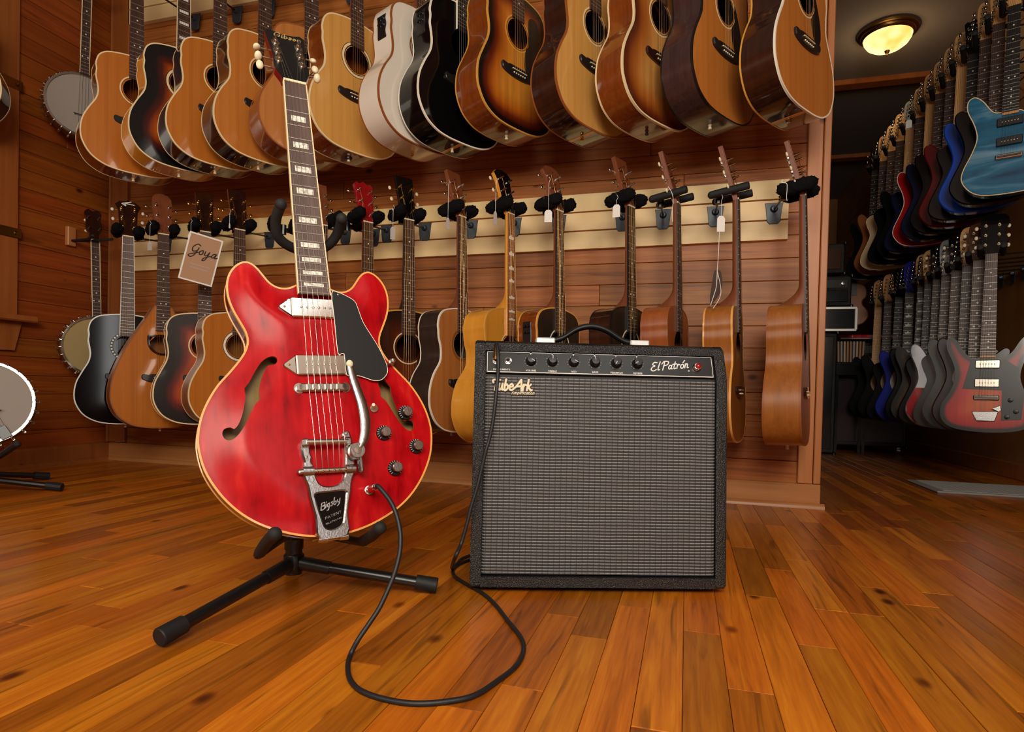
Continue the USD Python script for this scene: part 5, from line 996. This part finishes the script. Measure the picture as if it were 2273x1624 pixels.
ap = crom([(.0410, -.030, -.7545), (.0500, -.030, -.7430), (.0565, -.030, -.7250), (.0590, -.030, -.7000), (.0568, -.030, -.6740), (.0510, -.030, -.6480), (.0455, -.031, -.6250), (.0420, -.032, -.6020)], 5)
aw = np.interp(np.linspace(0, 1, len(ap)), [0, .15, .45, .8, 1], [.0086, .0088, .0098, .0080, .0060])
G.part("arm", cat([loft([[p + V(w_ * math.cos(a_) * .98, w_ * math.sin(a_) * .40, w_ * math.cos(a_) * .15) for a_ in np.arange(14) * math.pi / 7] for p, w_ in zip(ap, aw)]), rod((.0400, -.0330, -.7545), (.0400, -.006, -.7545), .0125, .0130, seg=24), cbox((.0425, -.022, -.792), (.0515, -.008, -.756), .003)]), "alloy", parent=k, smooth=40)
G.part("arm_bolt", lathe([(0, .0012), (.0062, .0010), (.0066, 0)], 16, "y").apply_translation((.0400, -.0330, -.7545)), "nickel", parent=k)
G.part("arm_spring", cat(rod((.0400, y, -.7545), (.0400, y + .0022, -.7545), .0142, seg=20) for y in (-.0130, -.0170, -.0210)), "nickel", parent=k, smooth=35)
G.part("arm_tip", ball((.0416, -.032, -.5990), .0062, 8, (1, .8, 1.15)), "ivory", parent=k, smooth=60)

# the stand
SL = lambda x, y, z: (RM @ V(x, y, z, 1))[:3]
S = Thing("guitar_stand", "black tubular tripod stand holding the cherry-red guitar", "stand", base=(-.715, 1.0, 0))
hub = V(-.712, .998, .062); topn = SL(0, .062, -.335); topn = V(-.716, 1.015, topn[2])
S.part("post", cat([rod(hub, hub + (topn - hub) * .35, .0135, seg=16), rod(hub + (topn - hub) * .3, topn, .0105, seg=16)]), "black_metal", smooth=40)
S.part("hub", cat([rod(hub - V(0, 0, .022), hub + V(0, 0, .034), .0155, seg=16), rod(hub + V(0, 0, .026), hub + V(0, 0, .046), .0175, seg=16), cbox(hub - V(.016, .016, .022), hub + V(.016, .016, .02), .006)]), "black_plastic", smooth=40)
for foot in (V(-.456, 1.094, .0165), V(-.749, .7255, .0165), V(-.800, 1.115, .0165)):
    dd = (foot - hub) / np.linalg.norm(foot - hub); a = hub + dd * .014
    S.part("leg", rod(a + dd * .035, foot - dd * .03, .0108, seg=16), "black_metal", smooth=40)
    S.part("leg_socket", rod(a - dd * .005, a + dd * .055, .0135, .0125, seg=14), "black_plastic", smooth=40)
    S.part("rubber_foot", cat([rod(foot - dd * .042, foot - dd * .002, .0142, .0150, seg=18), rod(foot - dd * .003, foot, .0150, .0135, seg=18)]), "black_rubber", smooth=35)
    S.part("rivet", ball(a + dd * .012 + np.cross(dd, V(0, 0, 1)) * .0135 * (-1 if foot[0] > -.6 else 1), .0055, 6), "nickel")
S.part("neck_yoke", cat([tube(crom([SL(-.050, -.018, -.290), SL(-.055, .012, -.304), SL(-.050, .036, -.322), SL(-.030, .052, -.332), SL(0, .060, -.336), SL(.030, .052, -.334), SL(.050, .036, -.326), SL(.060, .012, -.312), SL(.060, -.016, -.302)], 5), .0092, 14), ball(SL(-.050, -.018, -.290), .0105, 8), ball(SL(.060, -.016, -.302), .0105, 8)]), "foam_black", smooth=50)
for x, zf, zb in ((-.1085, -.8770, -.8890), (.0640, -.8895, -.8950)):
    p0, p1, p2 = SL(x * .96, -.040, zf - .001), SL(x, .020, zf - .010), SL(x * 1.02, .075, zb - .009)
    S.part("cradle_arm", cat([tube(crom([p0, p1, p2], 5), .0098, 14), ball(p0, .0108, 8)]), "foam_black", smooth=50)
    S.part("cradle_tube", tube(crom([p2 - (p2 - p1) * .1, p2 + (p2 - p1) * .25, (p2 + hub) * .5 + V(0, 0, .03), hub + (topn - hub) * .10], 5), .0075, 10), "black_metal")

# ---------------------------------------------------------------- the amplifier
ABL, ABR = on((1042, 1303), 2, .012), on((1614, 1308), 2, .012)
au = (ABR - ABL) / np.linalg.norm(ABR - ABL); AM = np.eye(4); AM[:3, 0] = au; AM[:3, 1] = np.cross(V(0, 0, 1), au); AM[:3, 3] = ABL * V(1, 1, 0)
AW = .512; A = Thing("guitar_amplifier", "black combo amplifier with silver-threaded grille cloth and a cursive-lettered control panel", "amplifier", AM, base=(AW / 2, .11, 0))
zb, zk, zt = .012, .432, .500                           # bottom, bend of the front, top
fy = lambda z: (z - zb) * .060 if z <= zk else (zk - zb) * .060 + (z - zk) * .40   # front face: slight lean, then the slanted panel
def aslab(x0, x1, z0, z1, d0, d1):
    """block that follows the front; d0/d1: set back from the front face"""
    zs = [z0] + [z for z in (zk,) if z0 < z < z1] + [z1]
    return loft([[(x0, fy(z) + d0, z), (x1, fy(z) + d0, z), (x1, fy(z) + d1, z), (x0, fy(z) + d1, z)] for z in zs])
BK = .245
def sidep(x0, x1):
    P = [(fy(zb) + .004, zb), (fy(zb), zb + .004), (fy(zk), zk), (fy(zt - .006), zt - .006), (fy(zt) + .007, zt), (BK - .006, zt), (BK, zt - .006), (BK, zb)]
    c = .0035; xs = [x0, x0 + c, x1 - c, x1]; cen = V(.12, .25)
    return loft([[(x, *(cen + (V(*p) - cen) * (1 - (.012 if x in (x0, x1) else 0)))) for p in P] for x in xs])
A.part("side_panel", sidep(0, .0215), "tolex", smooth=30); A.part("side_panel", sidep(AW - .0215, AW), "tolex", smooth=30)
A.part("top_panel", loft([[(x, y, z) for y, z in ((fy(.479), .479), (fy(zt - .005), zt - .005), (fy(zt) + .007, zt - .0005), (BK - .006, zt - .0005), (BK, zt - .006), (BK, .479))] for x in (.0205, AW - .0205)]), "tolex", smooth=30)
A.part("bottom_panel", loft([[(x, y, z) for y, z in ((.002, zb), (fy(.034), .0325), (fy(.034) + .004, .0345), (BK, .0345), (BK, zb))] for x in (.0205, AW - .0205)]), "tolex", smooth=30)
A.part("back_panel", box((.02, BK - .03, .03), (AW - .02, BK - .02, .49)), "tolex", smooth=False)
A.part("baffle", aslab(.0215, AW - .0215, .0345, .479, .013, .020), "satin_black", smooth=False)
A.part("grille", cat([loft([[(.0225, fy(z) + .0075, z), (.0265, fy(z) + .0045, z), (AW - .0265, fy(z) + .0045, z), (AW - .0225, fy(z) + .0075, z), (AW - .0225, fy(z) + .013, z), (.0225, fy(z) + .013, z)] for z in (.037, .4285)])]), "grille_cloth", smooth=30)
for sd in range(4): A.part("rubber_foot", lathe([(0, 0), (.013, 0), (.015, .013), (0, .013)], 14).apply_translation((.05 if sd % 2 else AW - .05, .05 if sd < 2 else BK - .05, 0)), "black_rubber")
# control panel, built flat in x,z then laid on the slanted front
pa = math.atan(.40); PZ0 = .4335; PH = (.4785 - PZ0) / math.cos(pa)
PMX = shift(0, fy(PZ0) + .0055, PZ0) @ rot("x", -pa)
P0, P1 = .0235, AW - .0265
def pp(name, mesh, mat, parent=None, smooth=False): return A.part(name, turned(mesh, PMX), mat, smooth=smooth, parent=parent)
cp = pp("control_panel", cbox((P0 - .001, -.001, 0), (P1 + .003, .004, PH), .0008), "satin_black")
KX = [.1128, .1562, .1998, .2432, .2870, .3300]; KZ = PH * .56
lw_ = .0011; q = [box((P0 + .001, -.0014, .0015), (P1, -.0009, .0015 + lw_ * 1.5)), box((P0 + .001, -.0014, .0015), (P0 + .001 + lw_, -.0009, PH - .002)), box((P1 - lw_, -.0014, .0015), (P1, -.0009, PH - .002))]
zt_ = PH - .0030; xs = [P0 + .001] + [v for kx in KX for v in (kx - .0035, kx + .0035)] + [P1]
for i in range(0, len(xs), 2): q.append(box((xs[i], -.0014, zt_), (xs[i + 1], -.0009, zt_ + lw_)))
for kx in KX:
    for sd in (-1, 1): q.append(slab(sg.LineString(crom([(kx + sd * .0035, zt_ + lw_ / 2), (kx + sd * .0010, zt_ - .0006), (kx, zt_ - .004), (kx, zt_ - .009)], 4)).buffer(lw_ / 2), -.0014, -.0009))
pp("pinstripe", cat(q), "white_print", cp)
for kx, tx in zip(KX, ("VOLUME", "TREBLE", "MID", "BASS", "FEEDBACK", "REVERB")):
    ang = {"VOLUME": 2.2, "TREBLE": 0.05, "MID": 2.15, "BASS": -.15, "FEEDBACK": -2.6, "REVERB": -2.15}[tx]
    k = pp("control_knob", turned(cat([lathe([(0, .0140), (.0076, .0136), (.0088, .0120), (.0098, .0030), (.0106, .0010), (.0106, 0)], 22, "y")]), shift(kx, -.001, KZ)), "black_plastic", None, 35)
    pp("pointer", turned(box((-.0005, -.0143, .0010), (.0005, -.0136, .0086)), shift(kx, -.001, KZ) @ rot("y", ang)), "white_print", k)
    pp("dial_dots", cat(slab(sg.Polygon(circle(kx + .0128 * math.sin(a), KZ + .0128 * math.cos(a), .00055, 6)), -.0013, -.0009) for a in np.linspace(-2.5, 2.5, 11)), "white_print", k)
    pp("lettering", text(tx, .0036, kx, .0048, -.0009, .0004, 0, True), "white_print", cp)
pp("lettering", text("INSTRUMENTS", .0034, .0540, .0060, -.0009, .0004, 0, True), "white_print", cp)
for jx in (.0420, .0665):
    k = pp("input_jack", turned(lathe([(.0036, .0045), (.0052, .0042), (.0056, .0022), (.0078, .0020), (.0084, .0004), (.0084, 0)], 20, "y", False), shift(jx, -.001, KZ - .001)), "chrome", None, 30)
    pp("socket", turned(lathe([(0, .001), (.0037, .001), (.0037, .0040)], 14, "y"), shift(jx, -.001, KZ - .001)), "groove_dark", k)
elp = [[(.62, .92), (.3, .98), (.1, .75), (.38, .55), (.1, .45), (-.05, .18), (.2, -.02), (.55, .12)], [(.98, 1.0), (.78, .35), (.76, .06), (.92, .08)], [(1.52, .98), (1.30, .0)], [(1.18, .72), (1.45, 1.0), (1.95, .92), (1.85, .60), (1.42, .48)], [(2.32, .44), (2.12, .50), (1.98, .22), (2.10, .04), (2.28, .22), (2.36, .50), (2.30, .10), (2.45, .06)], [(2.76, .85), (2.60, .18), (2.68, .03), (2.82, .10)], [(2.46, .58), (2.92, .60)], [(3.02, .52), (2.96, .04)], [(3.0, .32), (3.14, .52), (3.28, .46)], [(3.62, .48), (3.44, .42), (3.40, .14), (3.56, .02), (3.74, .16), (3.74, .40), (3.62, .48)], [(3.66, .68), (3.84, .92)], [(3.94, .52), (3.88, .04)], [(3.92, .30), (4.08, .52), (4.20, .42), (4.16, .08), (4.30, .06)]]
pp("lettering", pen(elp, .125, .0190, .3585, .0125, -.0009, .0004, shear=.12, slope=.115, sx=.94), "white_print", cp)
pp("lettering", slab(unary_union([sg.Polygon(circle(.4355, .0150, .0019, 14), [circle(.4355, .0150, .0014, 14)]), sg.Point(.4355, .0150).buffer(.0007)]), -.0013, -.0009), "white_print", cp)
k = pp("pilot_lamp_bezel", turned(lathe([(.0060, .0090), (.0074, .0085), (.0078, .0060), (.0070, .0050), (.0084, .0035), (.0090, .0008), (.0090, 0)], 20, "y"), shift(.4530, -.001, PH * .46)), "chrome", None, 35)
pp("jewel", turned(lathe([(0, .0135), (.0030, .0128), (.0054, .0105), (.0062, .0080)], 14, "y"), shift(.4530, -.001, PH * .46)), "jewel_red", k)
# badge
def badge(): 
    tub = [[(.12, .72), (.05, .92), (.25, 1.0), (.75, .98)], [(.55, .98), (.40, .5), (.30, .0)], [(.72, .62), (.66, .2), (.78, .02), (.95, .2), (1.02, .62), (1.0, .1), (1.12, .04)], [(1.32, 1.05), (1.24, .1), (1.42, .02), (1.58, .3), (1.42, .58), (1.28, .42)], [(1.72, .30), (2.05, .40), (1.92, .62), (1.72, .45), (1.74, .12), (1.95, .02), (2.15, .15)],
           [(2.15, .2), (2.35, .35), (2.75, .98), (2.80, 1.0)], [(2.80, 1.0), (2.86, .5), (2.90, .0)], [(2.38, .38), (2.92, .42)], [(3.08, .58), (3.04, .02)], [(3.06, .34), (3.20, .58), (3.34, .52)], [(3.52, 1.05), (3.44, .02)], [(3.48, .3), (3.78, .6)], [(3.56, .34), (3.80, .04), (3.92, .06)]]
    return tub
BZ = shift(.0345, fy(.3995) + .0045, .3995) @ rot("x", -math.atan(.06)); bw = badge()
sh_ = lambda s, grow, hgt, dep: turned(pen(s, .19, hgt, 0, 0, 0, dep, shear=.08, sx=1.0, grow=grow), BZ)
k = A.part("badge", cat([sh_(bw, .085, .0205, .0022), turned(cbox((.0385, -.0022, -.0100), (.0870, 0, -.0005), .0008), BZ)]), "black_brown_top", smooth=False)
A.part("badge_lettering", cat([sh_(bw, .0, .0205, .0034), turned(text("Amplification", .0056, .0627, -.0076, -.0022, .0012, .25, True, .98), BZ)]), "badge_cream", parent=k, smooth=False)
# handle
hx0, hx1 = .1690, .3370; hy = fy(zt) + .085
hp_ = crom([(hx0 - .012, hy, zt + .008), (hx0 + .018, hy, zt + .016), (hx0 + .048, hy, zt + .035), (hx0 + .072, hy, zt + .0425), (hx0 + .094, hy, zt + .0420), (hx1 - .050, hy, zt + .034), (hx1 - .016, hy, zt + .014), (hx1 + .012, hy, zt + .008)], 6)
hd_ = A.part("handle", loft([[p + V(0, .0115 * math.cos(a_), .0068 * math.sin(a_)) for a_ in np.arange(12) * math.pi / 6] for p in hp_]), "leather_handle", smooth=70)
for x0, x1 in ((hx0 - .040, hx0 + .002), (hx1 - .002, hx1 + .040)):
    A.part("handle_cap", cat([cbox((x0, hy - .0145, zt - .0005), (x1, hy + .0145, zt + .0155), .0022)]), "satin_chrome", parent=hd_, smooth=False)

# ---------------------------------------------------------------- the instrument cable
C_ = Thing("guitar_cable", "black instrument cable looping over the floor from the red guitar to the amplifier", "cable", base=(-.30, .62, 0))
j0 = SL(JX, jy - .002, JZ); jn = SL(JX, jy - 1.002, JZ) - j0; jn /= np.linalg.norm(jn)
k = C_.part("plug", cat([rod(j0, j0 + jn * .014, .0045, seg=14), rod(j0 + jn * .010, j0 + jn * .034, .0062, .0058, seg=16), rod(j0 + jn * .034, j0 + jn * .041, .0052, .0042, seg=14)]), "chrome", smooth=40)
CR = .0037
s0 = j0 + jn * .041; s1 = s0 + jn * .012 + V(0, 0, -.002)
air = [(865.6, 1110.6), (879.5, 1141), (887.8, 1177), (889, 1205), (886, 1232.6), (876.7, 1268.6), (866, 1297), (843, 1347), (819, 1384), (794, 1421)]
flo = [(777, 1455), (772, 1480), (777, 1507), (796.5, 1529.5), (831, 1545), (880, 1556.6), (929.5, 1561), (991, 1556.6), (1053, 1543), (1106.5, 1509), (1147, 1476), (1162, 1443), (1156, 1414), (1127, 1377), (1098, 1340), (1069, 1315), (1032, 1294), (1009, 1278), (1006, 1264), (1019, 1252), (1042, 1242.5), (1062, 1237), (1085, 1236)]
fp_ = [on(p, 2, CR + .0003) for p in flo]
L_ = np.r_[0, np.cumsum(np.linalg.norm(np.diff(np.array([proj(s1)[:2]] + air + [flo[0]]), axis=0), axis=1))]; L_ /= L_[-1]
d0, d1 = (s1 - CAM) @ FW, (fp_[0] - CAM) @ FW; pts = [s0, s1]
for p, u in zip(air, L_[1:-1]):
    d_ = ray(p); q = CAM + d_ * (d0 + (d1 - d0) * u)              # FW component of ray() is 1
    if q[2] < CR: q = on(p, 2, CR)
    pts.append(q)
pts += fp_
# behind the amplifier and back to its left corner
back = [fp_[-1] + V(.08, .02, 0), fp_[-1] + V(.10, .09, 0), fp_[-1] + V(.0, .10, 0), on((1034, 1236), 2, CR), on((1015, 1250), 2, CR + .004), on((1003, 1260), 2, CR + .0075)]
pts += back
AI = np.linalg.inv(AM)
def onamp(px, y):
    o = (AI @ np.append(CAM, 1))[:3]; d_ = (AI[:3, :3] @ ray(px)); t_ = (y - o[1]) / d_[1]; return (AM @ np.append(o + d_ * t_, 1))[:3]
drop = [(1003, 1252, -.05), (1009, 1240, -.045), (1024, 1205, -.035), (1037, 1160, -.03), (1047, 1120, -.026), (1060, 1078, -.022), (1071, 1032, -.018), (1079, 998, -.016), (1086, 975, -.013), (1094, 936, -.010), (1100.5, 885, -.006), (1104.5, 840, .002), (1106, 812, .012), (1105.5, 789, .019)]
pts += [onamp(p[:2], p[2]) for p in drop[1:]]
PT = lambda x, y, z: (AM @ PMX @ V(x, y, z, 1))[:3]
top = PT(.0425, -.014, KZ + .0285)
pts += [(pts[-1] + top) / 2 + V(0, 0, .0055), top + V(0, 0, .003), top - V(0, 0, .004)]
C_.part("cord", tube(crom(pts, 7), CR, 10), "rubber_cable", smooth=60)
C_.part("angle_plug", cat([tube([PT(.0425, -.014, KZ + .026), PT(.0425, -.014, KZ + .004), PT(.0425, -.0135, KZ - .004)], [.0048, .0058, .0056], 14), rod(PT(.0420, -.015, KZ - .001), PT(.0420, .000, KZ - .001), .0042, seg=12)]), "brass_dark", smooth=40)
